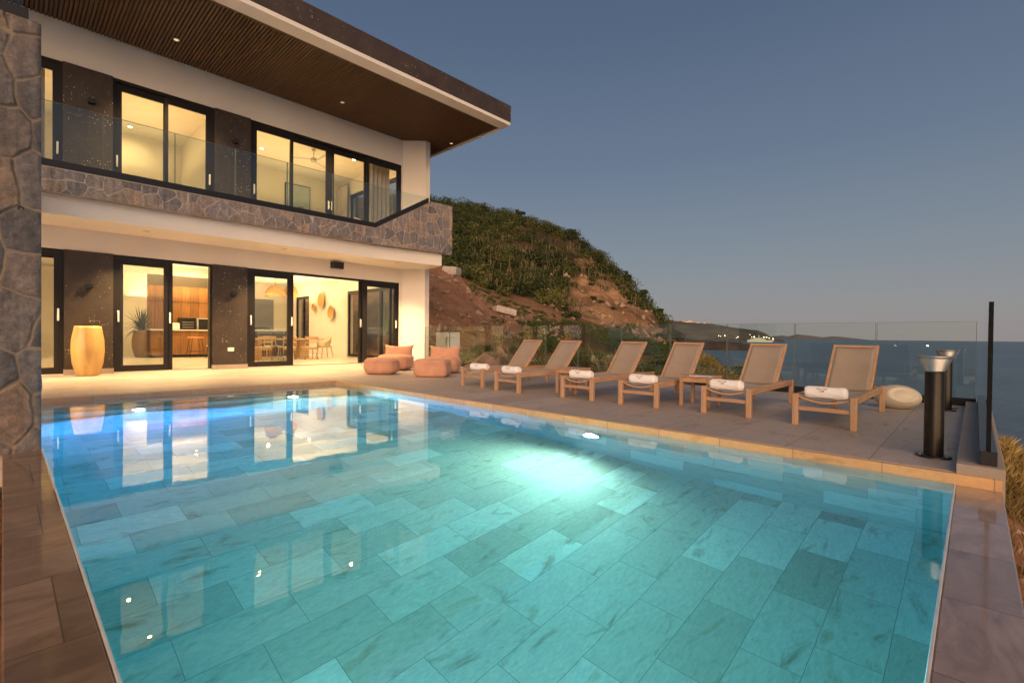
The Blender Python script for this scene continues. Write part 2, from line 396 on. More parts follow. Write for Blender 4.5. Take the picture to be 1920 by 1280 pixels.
M['scrubleaf']=leaf_mat('hill_scrub_leaves',(.018,.031,.009),(.058,.073,.019),(.135,.128,.032))
M['drygrass']=leaf_mat('dry_grass',(.10,.075,.025),(.26,.18,.06),(.42,.30,.11))
M['greengrass']=leaf_mat('green_grass',(.035,.05,.015),(.10,.115,.035),(.24,.19,.07))
M['cactus']=leaf_mat('pale_cactus',(.08,.065,.032),(.15,.115,.06),(.22,.165,.095))
M['cactusg']=simple('green_cactus',(.10,.16,.05),.6,0,8,.25)
M['wood_dark']=wood('shed_boards',(.18,.085,.035),0,.7)
M['bark']=simple('bark',(.09,.06,.04),.9,0,20,.3)
M['lamp']=emit('downlight_glow',(1,.80,.48),30); M['lampdim']=emit('shielded_lamp_glow',(1,.74,.42),.6)
CG,CU=108,58
PORCH,SOFF,UPPER,GROUND=620,640,56,62
M['poollamp']=emit('pool_lamp_white',(.85,.97,1),60)
M['poollampb']=emit('pool_lamp_blue',(.45,.65,1),60)
M['town']=emit('town_lamp_glow',(1,.78,.45),5)
M['deckglow']=emit('self_lit_glow',(1,.80,.5),.32)
M['pale_house']=simple('pale_house_walls',(.75,.70,.64),.9,0,.05,.1)
M['redroof']=simple('grey_roof',(.35,.24,.18),.9)
M['edge']=simple('polished_glass_edge',(.11,.14,.12),.25,0,20,.1)

# ------------------------------------------------------------------ sky, sun, camera
EXPO=1.0; SKYK=1/(.15*2**EXPO*.92)*.93; GLOW=1.3
SUN_AZ=math.atan2(-.75,-.66); SUN_EL=R(13)
W=bpy.data.worlds.new('World'); S.world=W; W.use_nodes=True
nt=W.node_tree; nt.nodes.clear()
sky=nt.nodes.new('ShaderNodeTexSky'); sky.sky_type='NISHITA'; sky.sun_disc=False
sky.sun_elevation=R(3); sky.sun_rotation=SUN_AZ; sky.altitude=10; sky.air_density=1.0; sky.dust_density=1.0; sky.ozone_density=2.5
bg=nt.nodes.new('ShaderNodeBackground'); bg.inputs[1].default_value=.15
wo=nt.nodes.new('ShaderNodeOutputWorld'); nt.links.new(bg.outputs[0],wo.inputs[0])
# twilight: dusky violet-grey at the horizon, slate blue overhead, an orange afterglow low in the west
tcw=nt.nodes.new('ShaderNodeTexCoord'); sxw=nt.nodes.new('ShaderNodeSeparateXYZ'); nt.links.new(tcw.outputs['Generated'],sxw.inputs[0])
rw=nt.nodes.new('ShaderNodeValToRGB'); cr=rw.color_ramp
SK=[(0.0,(148,142,143)),(.06,(143,142,147)),(.16,(128,136,146)),(.32,(105,119,139)),(.52,(85,100,124)),(1.0,(63,78,104))]
while len(cr.elements)<len(SK): cr.elements.new(.5)
for el_,(p_,c_) in zip(cr.elements,SK):
    el_.position=p_; el_.color=tuple(((v/255+.055)/1.055)**2.4 for v in c_)+(1,)
nt.links.new(sxw.outputs[2],rw.inputs[0])
dw=nt.nodes.new('ShaderNodeVectorMath'); dw.operation='DOT_PRODUCT'; dw.inputs[1].default_value=(math.sin(SUN_AZ),math.cos(SUN_AZ),0); nt.links.new(tcw.outputs['Generated'],dw.inputs[0])
def wm(op,a,b):
    n=nt.nodes.new('ShaderNodeMath'); n.operation=op
    for i,v in enumerate((a,b)):
        if isinstance(v,(int,float)): n.inputs[i].default_value=v
        else: nt.links.new(v,n.inputs[i])
    return n.outputs[0]
glow=wm('MULTIPLY',wm('POWER',wm('MAXIMUM',dw.outputs['Value'],0),3),wm('POWER',wm('MAXIMUM',wm('SUBTRACT',1,wm('ABSOLUTE',sxw.outputs[2],0)),0),6))
def wmix(mode,f,a,b):
    n=nt.nodes.new('ShaderNodeMix'); n.data_type='RGBA'; n.blend_type=mode
    for sck,v in ((n.inputs['Factor'],f),(n.inputs[6],a),(n.inputs[7],b)):
        if isinstance(v,(int,float)): sck.default_value=v
        elif isinstance(v,tuple): sck.default_value=v
        else: nt.links.new(v,sck)
    return n.outputs[2]
tw_=wmix('ADD',glow,rw.outputs[0],(GLOW*1.0,GLOW*.52,GLOW*.24,1))
tw_=wmix('MULTIPLY',1.0,tw_,(SKYK,SKYK,SKYK,1))
nt.links.new(wmix('MIX',.92,sky.outputs[0],tw_),bg.inputs[0])
sl=bpy.data.lights.new('afterglow_sun','SUN'); sl.energy=2.55; sl.angle=R(70); sl.color=(1,.66,.42)
so=bpy.data.objects.new('afterglow_sun',sl); COL.objects.link(so)
sd=Vector((math.sin(SUN_AZ)*math.cos(SUN_EL),math.cos(SUN_AZ)*math.cos(SUN_EL),math.sin(SUN_EL)))
so.rotation_euler=(-sd).to_track_quat('-Z','Y').to_euler()

cam=bpy.data.cameras.new('camera'); co=bpy.data.objects.new('camera',cam); COL.objects.link(co)
cam.sensor_width=36; cam.lens=36*910.76/1920; cam.clip_start=.03; cam.clip_end=60000
yaw,pit,rol=R(46.355),R(-.6244),R(.5954)
fw=Vector((math.sin(yaw)*math.cos(pit),math.cos(yaw)*math.cos(pit),math.sin(pit)))
rt=Vector((math.cos(yaw),-math.sin(yaw),0)); up=rt.cross(fw)
r2=rt*math.cos(rol)+up*math.sin(rol); u2=-rt*math.sin(rol)+up*math.cos(rol)
m3=Matrix((r2,u2,-fw)).transposed()
co.matrix_world=Matrix.Translation((0,0,.95))@m3.to_4x4()
S.camera=co
S.view_settings.view_transform='Standard'; S.view_settings.look='None'; S.view_settings.exposure=EXPO; S.view_settings.gamma=1
cy=S.cycles
cy.use_denoising=True; cy.denoising_prefilter='ACCURATE'; cy.max_bounces=10; cy.diffuse_bounces=3; cy.glossy_bounces=5; cy.transmission_bounces=8; cy.transparent_max_bounces=24
cy.volume_bounces=0; cy.sample_clamp_indirect=6; cy.sample_clamp_direct=0; cy.caustics_reflective=True; cy.caustics_refractive=True; cy.blur_glossy=.5

def area(name,loc,size,power,color=(1,.72,.38),rot=(0,0,0),sy=None,parent=None):
    l=bpy.data.lights.new(name,'AREA'); l.energy=power; l.color=color; l.size=size
    if sy: l.shape='RECTANGLE'; l.size_y=sy
    o=bpy.data.objects.new(name,l); COL.objects.link(o); o.location=loc; o.rotation_euler=rot
    if parent: o.parent=parent
    return o
def spot(name,loc,d,power,color,ang,blend=.8,size=.06):
    l=bpy.data.lights.new(name,'SPOT'); l.energy=power; l.color=color; l.spot_size=R(ang); l.spot_blend=blend; l.shadow_soft_size=size
    o=bpy.data.objects.new(name,l); COL.objects.link(o); o.location=loc
    o.rotation_euler=Vector(d).to_track_quat('-Z','Y').to_euler(); return o

# ------------------------------------------------------------------ pool
XL,XR,YN,YF,WL=.234,4.716,.088,9.481,-.075
def fz(y): return -1.38 if y<2.2 else -1.38+(y-2.2)*(.56/5.2) if y<7.4 else -.82
pool=thing('swimming_pool','rectangular stone tiled pool full of turquoise water in front of the villa','pool')
b=MB(); ys=[YN-.05,2.2,7.4,YF+.1]
b.add([(x,y,fz(y)) for y in ys for x in (XL-.05,XR+.05)],[(0,1,3,2),(2,3,5,4),(4,5,7,6)]); b.build('basin_floor',M['pool'],pool)
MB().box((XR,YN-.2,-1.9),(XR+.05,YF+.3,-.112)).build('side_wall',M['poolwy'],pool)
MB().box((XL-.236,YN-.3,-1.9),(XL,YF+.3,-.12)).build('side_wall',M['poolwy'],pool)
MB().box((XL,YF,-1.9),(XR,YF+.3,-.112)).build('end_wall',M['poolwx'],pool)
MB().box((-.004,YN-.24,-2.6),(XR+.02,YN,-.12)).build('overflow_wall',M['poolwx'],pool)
MB().box((XR-.004,YN-.235,-.11),(XR+.06,YF,-.003)).build('coping',M['coping'],pool)
MB().box((XL,YF-.004,-.11),(XR-.004,YF+.06,-.003)).build('coping',M['copingx'],pool)
MB().box((XL,YN-.24,-.118),(XR-.004,YN-.004,-.079)).build('overflow_edge',M['wety'],pool,.006,2)
MB().box((-.004,YN-.24,-.118),(XL-.004,5.85,-.079)).build('overflow_edge',M['wet'],pool,.006,2)
M['lip']=simple('pool_lit_edge',(.62,.60,.57),.3,0,8,.1)  # pale strip stands in for pool light on the inner tile edges
MB().box((XL-.004,YN-.004,-.2),(XL+.008,5.86,-.074)).build('lit_edge',M['lip'],pool,.003)
MB().box((XL+.008,YN-.004,-.2),(XR-.004,YN+.008,-.074)).build('lit_edge',M['lip'],pool,.003)
for k,(y0,z) in enumerate(((9.18,-.21),(8.9,-.33),(8.62,-.46))):
    y1=YF+.01 if k==0 else (9.18,8.9)[k-1]+.0
    MB().box((XL-.01,y0,-1.0),(XR+.01,y1,z)).build('step',M['pool'],pool,.008)
def pool_lamp(loc,n,label,blue):
    t=thing('pool_light',label,'pool light',loc,0,'underwater pool lights'); n=Vector(n)
    q=n.to_track_quat('Z','Y'); t.rotation_euler=q.to_euler()
    MB().lathe([(.095,0),(.095,.012),(.075,.018),(.07,.010)],28).build('trim_ring',M['steel'],t)
    MB().lathe([(.0685,.011),(.05,.016),(.0,.018)],28,cap=False).build('lens',M['poollampb' if blue else 'poollamp'],t)
    return t
pool_lamp((XR-.002,3.17,-.62),(-1,0,0),'round white underwater light glowing in the side wall under the loungers',False)
pool_lamp((1.33,8.618,-.60),(0,-1,0),'blue white underwater light on the steps nearer the stone pillar',True)
pool_lamp((3.48,8.618,-.60),(0,-1,0),'white underwater light on the steps nearer the far pool corner',False)
spot('pool_spot',(XR-.10,3.17,-.52),(-1,-.02,-.03),150,(1,.95,.78),168,1.0)
pool_lamp((XL+.002,.9,-.62),(1,0,0),'underwater light in the pool wall below the left stone edge',False)
spot('pool_spot',(XL+.10,.9,-.60),(1,.25,-.10),46,(.9,.97,.92),165,.6)
spot('pool_spot',(1.33,8.52,-.58),(0,-1,-.04),820,(.03,.29,1),165,.6)
spot('pool_spot',(3.48,8.52,-.58),(0,-1,-.12),210,(.30,.70,1),165,.6)
for y in (1.0,):
    pass
j=MB().lathe([(.045,0),(.045,.008),(.02,.014),(.012,.006)],24); jo=j.build('water_inlet',M['handle'],None)
jo.location=(XR-.001,2.42,-.42); jo.rotation_euler=(0,R(-90),0); tag(jo,'small round white water inlet in the pool side wall','pool inlet')
wt=MB().box((XL-.01,YN-.01,-1.7),(XR+.01,YF+.01,WL)).build('pool_water',M['water']); tag(wt,kind='structure')

# ------------------------------------------------------------------ deck, curb
b=MB()
b.box((XR+.062,-.0+.09,-.35),(9.95,YF+.0,0)).box((-4,YF+.062,-.35),(9.95,14.36,0)).box((XR+.062,YF,-.35),(9.95,YF+.062,0))
b.box((9.95,9.0,-.35),(10.4,13.0,0))
tag(b.build('terrace',M['deck']),kind='structure')
MB().box((-4,5.86,-.35),(XL-.004,YF+.06,-.079)).build('terrace_side',M['deck'])['kind']='structure'
cb=MB().box((4.745,-.165,-.5),(9.95,.088,.07)).build('curb',M['curb'],None,.004); tag(cb,'low stone curb under the glass balustrade at the pool end of the terrace','curb')

# ------------------------------------------------------------------ villa
V=thing('villa','two storey white and dark stone villa with lit rooms and a deep overhanging roof','house')
FY=14.36
b=MB().box((-3,FY,2.735),(9.52,FY+.24,3.45)).box((9.415,FY,0),(9.52,FY+.24,2.735))
b.box((-3,FY,6.78),(9.52,FY+.24,7.66)).box((9.475,FY,3.5),(9.52,FY+.24,6.78)); b.build('wall',M['stucco'],V)
# chamfered corner and side wall
cx,cyy=9.52+.555,FY-.555
b=MB()
for z0,z1 in ((0,3.45),(3.45,7.66)):
    e=0 if z0==0 else .0
    b.prism([(9.52,FY),(cx,cyy),(cx+.2,cyy+.02),(cx+.2,15.3),(9.97,15.3),(9.97,FY+.24),(9.52,FY+.24)],z0,z1)
b.build('corner_wall',M['stucco'],V)
b=MB().box((9.97,15.3,2.75),(10.25,19.1,3.5)).box((9.97,19.1,0),(10.25,22.75,3.5)).box((9.97,22.75,2.75),(10.25,24.3,3.5)).box((9.97,24.3,0),(10.25,25.4,3.5))
b.box((9.97,15.3,6.75),(10.25,18.95,7.66)).box((9.97,18.95,3.5),(10.25,20,7.66)); b.build('side_wall',M['stucco'],V)
def cladding(x0,x1,z0,z1,skirt=True):
    MB().box((x0,FY-.03,z0),(x1,FY+.2,z1)).build('cladding_panel',M['terrazzo'],V)
    if skirt: MB().box((x0-.01,FY-.045,0),(x1+.01,FY+.2,z0)).build('skirting',M['curb'],V)
for x0,x1 in ((.92,1.75),(3.76,4.59)):
    cladding(x0,x1,.12,2.737)
for x0,x1 in ((.90,1.74),(3.80,4.66)): cladding(x0,x1,3.6,6.782,False)
MB().box((-3,FY-.03,0),(-.9,FY+.2,2.737)).build('cladding_panel',M['terrazzo'],V)
MB().box((-3,FY-.03,3.6),(-.9,FY+.2,6.782)).build('cladding_panel',M['terrazzo'],V)

def leaf(x0,x1,z0,z1,y,stl,str_,ht=.15,hb=.14,handle=None,rails=True):
    """one sliding leaf: frame part with pane and handle"""
    b=MB().box((x0,y,z0),(x0+stl,y+.05,z1)).box((x1-str_,y,z0),(x1,y+.05,z1))
    b.box((x0+stl,y,z1-ht),(x1-str_,y+.05,z1)).box((x0+stl,y,z0),(x1-str_,y+.05,z0+hb))
    d=b.build('door_leaf',M['frame'],V,.003)
    MB().box((x0+stl-.005,y+.02,z0+hb-.005),(x1-str_+.005,y+.032,z1-ht+.005)).build('pane',M['glass'],d)
    for hx in ([] if handle is None else handle if isinstance(handle,(list,tuple)) else [handle]):
        hz=z0+1.15
        MB().box((hx-.018,y-.012,hz),(hx+.018,y,hz+.27)).box((hx-.012,y-.05,hz+.02),(hx+.012,y-.038,hz+.25)).box((hx-.012,y-.04,hz+.02),(hx+.012,y-.01,hz+.05)).box((hx-.012,y-.04,hz+.22),(hx+.012,y-.01,hz+.25)).build('handle',M['handle'],d,.003)
    return d
def head(x0,x1,z,z0):
    b=MB().box((x0,FY+.03,z-.07),(x1,FY+.2,z)).box((x0,FY+.03,z0-.0),(x1,FY+.2,z0+.035))
    b.box((x0,FY+.03,z0+.035),(x0+.05,FY+.2,z-.07)).box((x1-.05,FY+.03,z0+.035),(x1,FY+.2,z-.07)); return b.build('door_frame',M['frame'],V)
# ground floor openings
head(-.9,.92,2.735,0); leaf(-.85,.88,.03,2.68,FY+.045,.14,.12,handle=.83)
head(1.75,3.76,2.735,0); leaf(1.79,2.81,.03,2.68,FY+.045,.11,.085,handle=1.85); leaf(1.86,2.92,.03,2.68,FY+.11,.09,.11,handle=2.865)
head(4.59,9.415,2.735,0); leaf(4.63,5.76,.03,2.68,FY+.045,.13,.08,handle=4.70); leaf(4.74,5.88,.03,2.68,FY+.11,.09,.12,handle=5.83)
leaf(8.06,9.37,.03,2.68,FY+.045,.17,.13,handle=9.31); leaf(7.96,9.2,.03,2.68,FY+.11,.12,.09,handle=8.02)
# upper floor openings
head(-.9,.9,6.78,3.6); leaf(-.85,.87,3.63,6.73,FY+.045,.14,.13,.18,handle=.82)
head(1.74,3.80,6.78,3.6); leaf(1.78,2.80,3.63,6.73,FY+.11,.14,.08,.18,handle=1.83); leaf(2.74,3.77,3.63,6.73,FY+.045,.07,.16,.18,handle=3.70)
head(4.66,9.475,6.78,3.6)
leaf(4.70,5.83,3.63,6.73,FY+.045,.14,.09,.18,handle=4.77); leaf(5.76,6.97,3.63,6.73,FY+.11,.09,.13,.18,handle=6.92)
leaf(6.97,8.21,3.63,6.73,FY+.11,.13,.09,.18,handle=7.03); leaf(8.17,9.44,3.63,6.73,FY+.045,.10,.13,.18,handle=9.37)
# right-hand side wall glazing (seen through the rooms)
def side_glazing(y0,y1,z0,z1,n):
    b=MB(); h=z1-z0
    for k in range(n+1):
        y=y0+(y1-y0)*k/n; b.box((10.02,max(y0,y-.07),z0),(10.1,min(y1,y+.07),z1))
    b.box((10.022,y0,z1-.12),(10.098,y1,z1-.001)).box((10.022,y0,z0+.001),(10.098,y1,z0+.09))
    d=b.build('side_door',M['frame'],V)
    MB().box((10.05,y0+.06,z0+.08),(10.062,y1-.06,z1-.11)).build('pane',M['glass'],d)
side_glazing(15.3,19.1,.05,2.75,3); side_glazing(22.75,24.3,.05,2.75,2); side_glazing(15.3,18.95,3.6,6.75,2)
# floors, ceilings and inner walls
MB().box((-3,FY+.0,-.3),(9.97,25.4,.028)).build('interior_floor',M['floor'],V)
MB().box((-3,FY+.24,3.40),(9.97,25.2,3.5)).build('interior_ceiling',M['ceiling'],V)
b=MB().box((-3,25.2,.028),(9.97,25.4,3.40)); b.box((6.35,21.6,.028),(6.5,25.2,3.4)).box((2.4,23.5,.028),(3.9,23.6,3.4)).box((.1,FY+.3,.028),(.2,25.2,3.4)); b.build('interior_wall',M['iwall'],V)
MB().box((2.0,18.2,3.1),(9.97,18.6,3.4)).box((2.0,21.2,3.05),(6.35,21.5,3.4)).build('ceiling_beam',M['ceiling'],V)
MB().box((-3,FY+.05,3.5),(9.97,20.1,3.598)).build('interior_floor',M['floor'],V)
MB().box((-3,FY+.24,7.36),(9.97,20.1,7.46)).build('interior_ceiling',M['ceiling'],V)
MB().box((-3,19.9,3.6),(9.97,20.1,7.36)).box((4.25,FY+.25,3.6),(4.4,19.9,7.36)).box((1.2,FY+.25,3.6),(1.3,19.9,7.36)).build('interior_wall',M['iwall'],V)
MB().box((8.38,25.14,.03),(9.25,25.197,2.62)).build('interior_door',M['greydoor'],V,.004)
MB().box((2.32,19.8,3.6),(2.95,19.897,5.55)).build('interior_door',M['greydoor'],V,.004)
# balcony slab with the loggia ceiling under it
slab=[(-3,12.95),(7.68,12.95),(9.90,12.66),(10.3,14.6),(10.25,FY+.3),(9.55,FY+.3),(9.5,FY+.01),(-3,FY+.01)]
MB().prism(slab,3.22,3.604).build('balcony_slab',M['stucco'],V)
st=MB().box((-3,12.75,3.606),(7.5,13.0,4.055))
a0,a1=Vector((7.5,12.75,0)),Vector((10.19,12.50,0)); dn=Vector((.093,.996,0))*.25
def wz(t): return 4.055+min(1,t/.70)*1.13
ts=[0,.70,1.0]
vs=[];fs=[]
for off in (Vector(),dn):
    for t in ts: vs.append(a0.lerp(a1,t)+off+Vector((0,0,3.606)))
    for t in ts: vs.append(a0.lerp(a1,t)+off+Vector((0,0,wz(t))))
st2=MB().add(vs,[(0,1,4,3),(1,2,5,4),(7,6,9,10),(8,7,10,11),(0,6,7,1),(1,7,8,2),(3,4,10,9),(4,5,11,10),(2,8,11,5),(6,0,3,9)])
sp=st.build('stone_parapet',M['core'],V); sq=st2.build('stone_parapet',M['core'],V)
masonry('stone_facing',M['stone'],sp,(-3,12.738,0),(1,0,0),10.5,lambda q:3.607,lambda q:4.054,(0,-1,0),.02,3.6,31,.8,.0065,.006,True)
axw=(a1-a0).normalized(); nw=-dn.normalized(); Lw=(a1-a0).length
masonry('stone_facing',M['stone'],sq,tuple(a0+nw*.012),tuple(axw),Lw,lambda q:3.607,lambda q:wz(q/Lw)-.002,tuple(nw),.02,3.5,37,.9,.0065,.006,True)
MB().box((-3,12.735,4.057),(7.5,12.80,4.075)).build('parapet_trim',M['curb'],V)
rail=MB().box((-3,12.775,4.057),(7.48,12.93,4.225))
rv=[]
for t,h in ((0,.0),(.685,.0)):
    p=a0.lerp(a1,t)+dn*.22; q=a0.lerp(a1,t)+dn*.72
    z=wz(t)+.002
    rv+=[p+Vector((0,0,z)),q+Vector((0,0,z)),q+Vector((0,0,z+.125)),p+Vector((0,0,z+.16))]
rail.add(rv,[(0,1,2,3),(7,6,5,4),(0,4,5,1),(1,5,6,2),(2,6,7,3),(3,7,4,0)])
rl=rail.build('balcony_railing',M['black'],V)
js=[-3,-1.2,.2,1.41,2.63,3.84,5.05,6.27,7.47]
for k in range(len(js)-1):
    p_=MB().box((js[k]+.012,12.853,4.16),(js[k+1]-.012,12.867,5.34)).build('pane',M['fglass'],rl)
    MB().box((js[k]+.004,12.852,4.2),(js[k]+.012,12.868,5.348)).box((js[k+1]-.012,12.852,4.2),(js[k+1]-.004,12.868,5.348)).box((js[k]+.012,12.852,5.341),(js[k+1]-.012,12.868,5.348)).build('polished_edge',M['edge'],p_)
for t0,t1 in ((.005,.22),(.228,.66)):
    p,q=a0.lerp(a1,t0)+dn*.43,a0.lerp(a1,t1)+dn*.43; w=dn*.05
    zz=[wz(t0)+.1,wz(t1)+.1]
    vs=[p+Vector((0,0,zz[0])),q+Vector((0,0,min(zz[1],5.33))),q+Vector((0,0,5.34)),p+Vector((0,0,5.34))]
    vs+= [v+w for v in vs]
    MB().add(vs,[(0,1,2,3),(7,6,5,4),(0,4,5,1),(1,5,6,2),(2,6,7,3),(3,7,4,0)]).build('pane',M['fglass'],rl)
# roof
RX,RY=11.1,10.74
MB().box((-4,RY,7.70),(RX,25.4,8.22)).build('roof',M['fascia'],V)
b=MB().box((-4,RY+.01,7.60),(RX-.01,RY+.40,7.698)).box((RX-.13,RY+.40,7.60),(RX-.01,22,7.698)); b.build('roof_trim',M['stucco'],V)
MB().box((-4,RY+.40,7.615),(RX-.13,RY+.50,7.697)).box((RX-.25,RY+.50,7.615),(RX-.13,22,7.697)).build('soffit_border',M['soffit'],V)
b=MB(); x=-1.5
while x<RX-.27:
    b.box((x,RY+.502,7.636),(x+.046,FY-.0 if x<9.5 else 21.9,7.675)); x+=.070
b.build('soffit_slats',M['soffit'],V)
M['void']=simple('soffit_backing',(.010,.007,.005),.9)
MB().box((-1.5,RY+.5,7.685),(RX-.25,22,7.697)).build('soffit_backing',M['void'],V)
# stone wing wall beside the pool with its own railing
P=thing('stone_pillar','tall rough stone clad wall end standing on the left edge of the pool','stone wall')
MB().box((-2.2,5.853,-.09),(.212,6.5,3.58)).build('wall_core',M['core'],P,.02,2)
masonry('stone_facing',M['pillar'],P,(-1.1,5.845,0),(1,0,0),1.33,lambda q:-.085,lambda q:3.578,(0,-1,0),.009,3.3,44,.78,.0075,.014)
masonry('stone_facing',M['pillar'],P,(.216,5.853,0),(0,1,0),.65,lambda q:-.085,lambda q:3.578,(1,0,0),.02,3.3,47,.78,.0075,.010)
MB().box((-2.2,5.9,3.582),(.155,6.05,3.70)).build('base_rail',M['black'],P)
MB().box((-2.2,5.965,3.69),(.125,5.98,4.75)).build('pane',M['fglass'],P)
MB().box((.111,5.983,3.69),(.125,12.7,4.75)).build('pane',M['fglass'],P)
MB().box((.06,6.052,3.582),(.155,12.7,3.70)).build('base_rail',M['black'],P)
MB().box((-3,6.5,3.3),(.2,12.74,3.58)).build('upper_terrace',M['stucco'],P)
fs_=MB().lathe([(.022,0),(.022,.014),(.012,.018),(.010,.006)],20).build('wall_fitting',M['frame'],P); fs_.location=(.105,5.85,1.98); fs_.rotation_euler=(R(90),0,0)

# lights of the house ------------------------------------------------------
WARM=(1,.69,.335); WARMU=(1,.65,.275); WARMD=(1,.64,.29)
def downlight(loc,label,lit,r=.055,group=None,power=60,color=WARM,cone=172):
    t=thing('ceiling_light',label,'ceiling light',loc,0,group)
    MB().lathe([(r*1.35,0),(r*1.35,-.010),(r,-.012),(r,-.003)],24).build('trim_ring',M['handle' if lit else 'steel'],t)
    MB().lathe([(r*.98,-.004),(0.001,-.004)],24,cap=False).build('bulb',M['lamp' if lit else 'lampdim'],t)
    l=bpy.data.lights.new('bulb_light','SPOT'); l.energy=power; l.color=color; l.spot_size=R(cone); l.spot_blend=1; l.shadow_soft_size=.045
    o=bpy.data.objects.new('bulb_light',l); COL.objects.link(o); o.location=(loc[0],loc[1],loc[2]-.06)
    return t
PG='porch ceiling lights'
for p,l in (((-.7,13.5,3.219),'round light in the porch ceiling beside the stone pillar'),((2.23,13.47,3.219),'round light in the porch ceiling above the kitchen door'),((5.19,13.36,3.219),'round light in the middle of the porch ceiling'),((8.6,13.24,3.219),'round light in the porch ceiling near the house corner')):
    downlight(p,l,False,.05,PG,PORCH,WARMD,112)
for p,l in (((2.74,13.3,7.631),'small round light in the wooden roof soffit above the left window'),((6.76,13.3,7.631),'small round light in the wooden roof soffit above the four pane window'),((10.78,13.3,7.631),'small round light in the wooden soffit beyond the house corner')):
    downlight(p,l,False,.05,'soffit lights',SOFF if p[0]<9 else 45,WARMD,100)
UG='upper floor ceiling lights'
for p,l in (((2.75,16.3,7.359),'glowing ceiling light high in the left upper room'),((2.75,19.2,7.359),'glowing ceiling light deeper in the left upper room'),((6.2,18.0,7.359),'glowing ceiling light in the upper bedroom beside the fan'),((8.9,16.6,7.359),'glowing ceiling light near the bedroom curtain'),((5.2,15.7,7.359),'glowing ceiling light just inside the upper bedroom window'),((.3,16.6,7.359),'glowing ceiling light in the upper room behind the stone pillar')):
    downlight(p,l,True,.055,UG,UPPER,WARMU)
GG='ground floor ceiling lights'
for p,l in (((7.3,20.3,3.399),'glowing ceiling light behind the pendant lamp in the dining room'),((4.0,20.2,3.399),'glowing ceiling light over the front of the kitchen'),((4.9,20.6,3.399),'glowing ceiling light over the kitchen stools'),((5.4,16.2,3.399),'glowing ceiling light inside the closed dining leaf'),((8.6,16.4,3.399),'glowing ceiling light near the right dining door'),((2.5,16.2,3.399),'glowing ceiling light just inside the kitchen door'),
  ((7.0,16.3,3.399),'glowing ceiling light just inside the open dining doors'),((8.9,20.2,3.399),'glowing ceiling light above the lowest wall basket'),((8.3,23.2,3.399),'glowing ceiling light at the back of the dining room'),((5.2,23.0,3.399),'glowing ceiling light above the kitchen cabinets'),((3.2,18.8,3.399),'glowing ceiling light in front of the potted plant'),((2.6,21.6,3.399),'glowing ceiling light near the potted plant'),((-1.0,16.8,3.399),'glowing ceiling light in the room behind the stone pillar')):
    downlight(p,l,True,.055,GG,GROUND)

# unseen up-facing area lamps added in mid-room to brighten the ceilings
UPW=(R(180),0,0)
area('dining_fill_light',(7.8,17.4,2.35),3.2,CG*1.0,WARM,UPW,4.5)
area('dining_back_fill_light',(8.3,22.6,2.35),2.4,CG*.7,WARM,UPW,3.5)
area('kitchen_cove_fill',(3.4,18.6,2.35),3.0,CG*.8,WARM,UPW,5)
area('kitchen_back_cove_fill',(4.6,22.9,2.35),2.6,CG*.7,WARM,UPW,1.8)
area('lounge_fill_light',(-1.2,18,2.35),1.8,CG*.5,WARM,UPW,5)
area('bedroom_fill_light',(7.1,17.2,6.1),4.4,CU*1.0,WARMU,UPW,4.4)
area('study_fill_light',(2.8,17.2,6.1),2.2,CU*.6,WARMU,UPW,4.4)
area('landing_fill_light',(-.2,17.2,6.1),1.8,CU*.4,WARMU,UPW,4)

# things fixed to the walls ------------------------------------------------
def wall_lamp(loc,label):
    t=thing('wall_lamp',label,'wall lamp',loc,0,'square wall lamps')
    MB().box((-.05,-.02,-.05),(.05,0,.05)).build('back_plate',M['black'],t)
    MB().box((-.065,-.13,-.045),(.065,-.02,.05)).build('lamp_body',M['black'],t,.004)
wall_lamp((1.33,FY-.03,1.97),'black box wall lamp above the yellow pot')
wall_lamp((4.23,FY-.03,1.99),'black box wall lamp between the two ground floor door openings')
wall_lamp((1.36,FY-.03,6.06),'black box wall lamp on the upper dark panel by the stone pillar')
wall_lamp((4.26,FY-.03,6.04),'black box wall lamp on the upper dark panel between the windows')
so_=MB().box((-.075,-.012,-.05),(.075,0,.05)).build('socket_plate',M['handle'],None,.004); so_.location=(4.19,FY-.031,.52); tag(so_,'white outdoor socket plate low on the dark wall panel','socket')
t=thing('wall_speaker','black wall speaker above the open dining room doors','speaker',(7.09,FY,3.06))
MB().box((-.05,-.09,-.06),(.05,0,.06)).build('bracket',M['black'],t)
b=MB(); pr=[(-.20,-.10),(.20,-.10),(.16,-.27),(-.16,-.27)]
b.prism(pr[::-1] if False else [(-.20,-.091),(-.155,-.28),(.155,-.28),(.20,-.091)],-.10,.10); b.build('speaker_box',M['black'],t,.012,2)
# ------------------------------------------------------------------ pots
pot=thing('glazed_pot','tall barrel shaped yellow glazed pot standing against the dark wall panel','pot',(1.27,13.88,0))
prof=[(.17,0),(.20,.02),(.262,.28),(.285,.52),(.275,.78),(.235,1.02),(.225,1.075),(.205,1.075),(.20,1.0)]
MB().lathe(prof,40).build('pot_body',M['glaze'],pot)
def spiky(name,mat,parent,z,n,l,w=.02,seed=1,droop=.5):
    r=random.Random(seed); b=MB()
    for i in range(n):
        a=r.uniform(0,6.283); e=r.uniform(.25,1.45); L=l*r.uniform(.6,1.1); pts=[]
        for k in range(6):
            s=k/5; h=L*s*math.cos(e)*1.0; zz=z+L*s*math.sin(e)-droop*L*s*s*math.cos(e)
            pts.append((h*math.cos(a),h*math.sin(a),zz,w*(1-s)*(.5+s)))
        ux,uy=-math.sin(a),math.cos(a); vs=[]
        for x,y,zz,ww in pts: vs+=[(x-ux*ww,y-uy*ww,zz),(x+ux*ww,y+uy*ww,zz)]
        b.add(vs,[(2*k,2*k+1,2*k+3,2*k+2) for k in range(5)])
    return b.build(name,mat,parent)
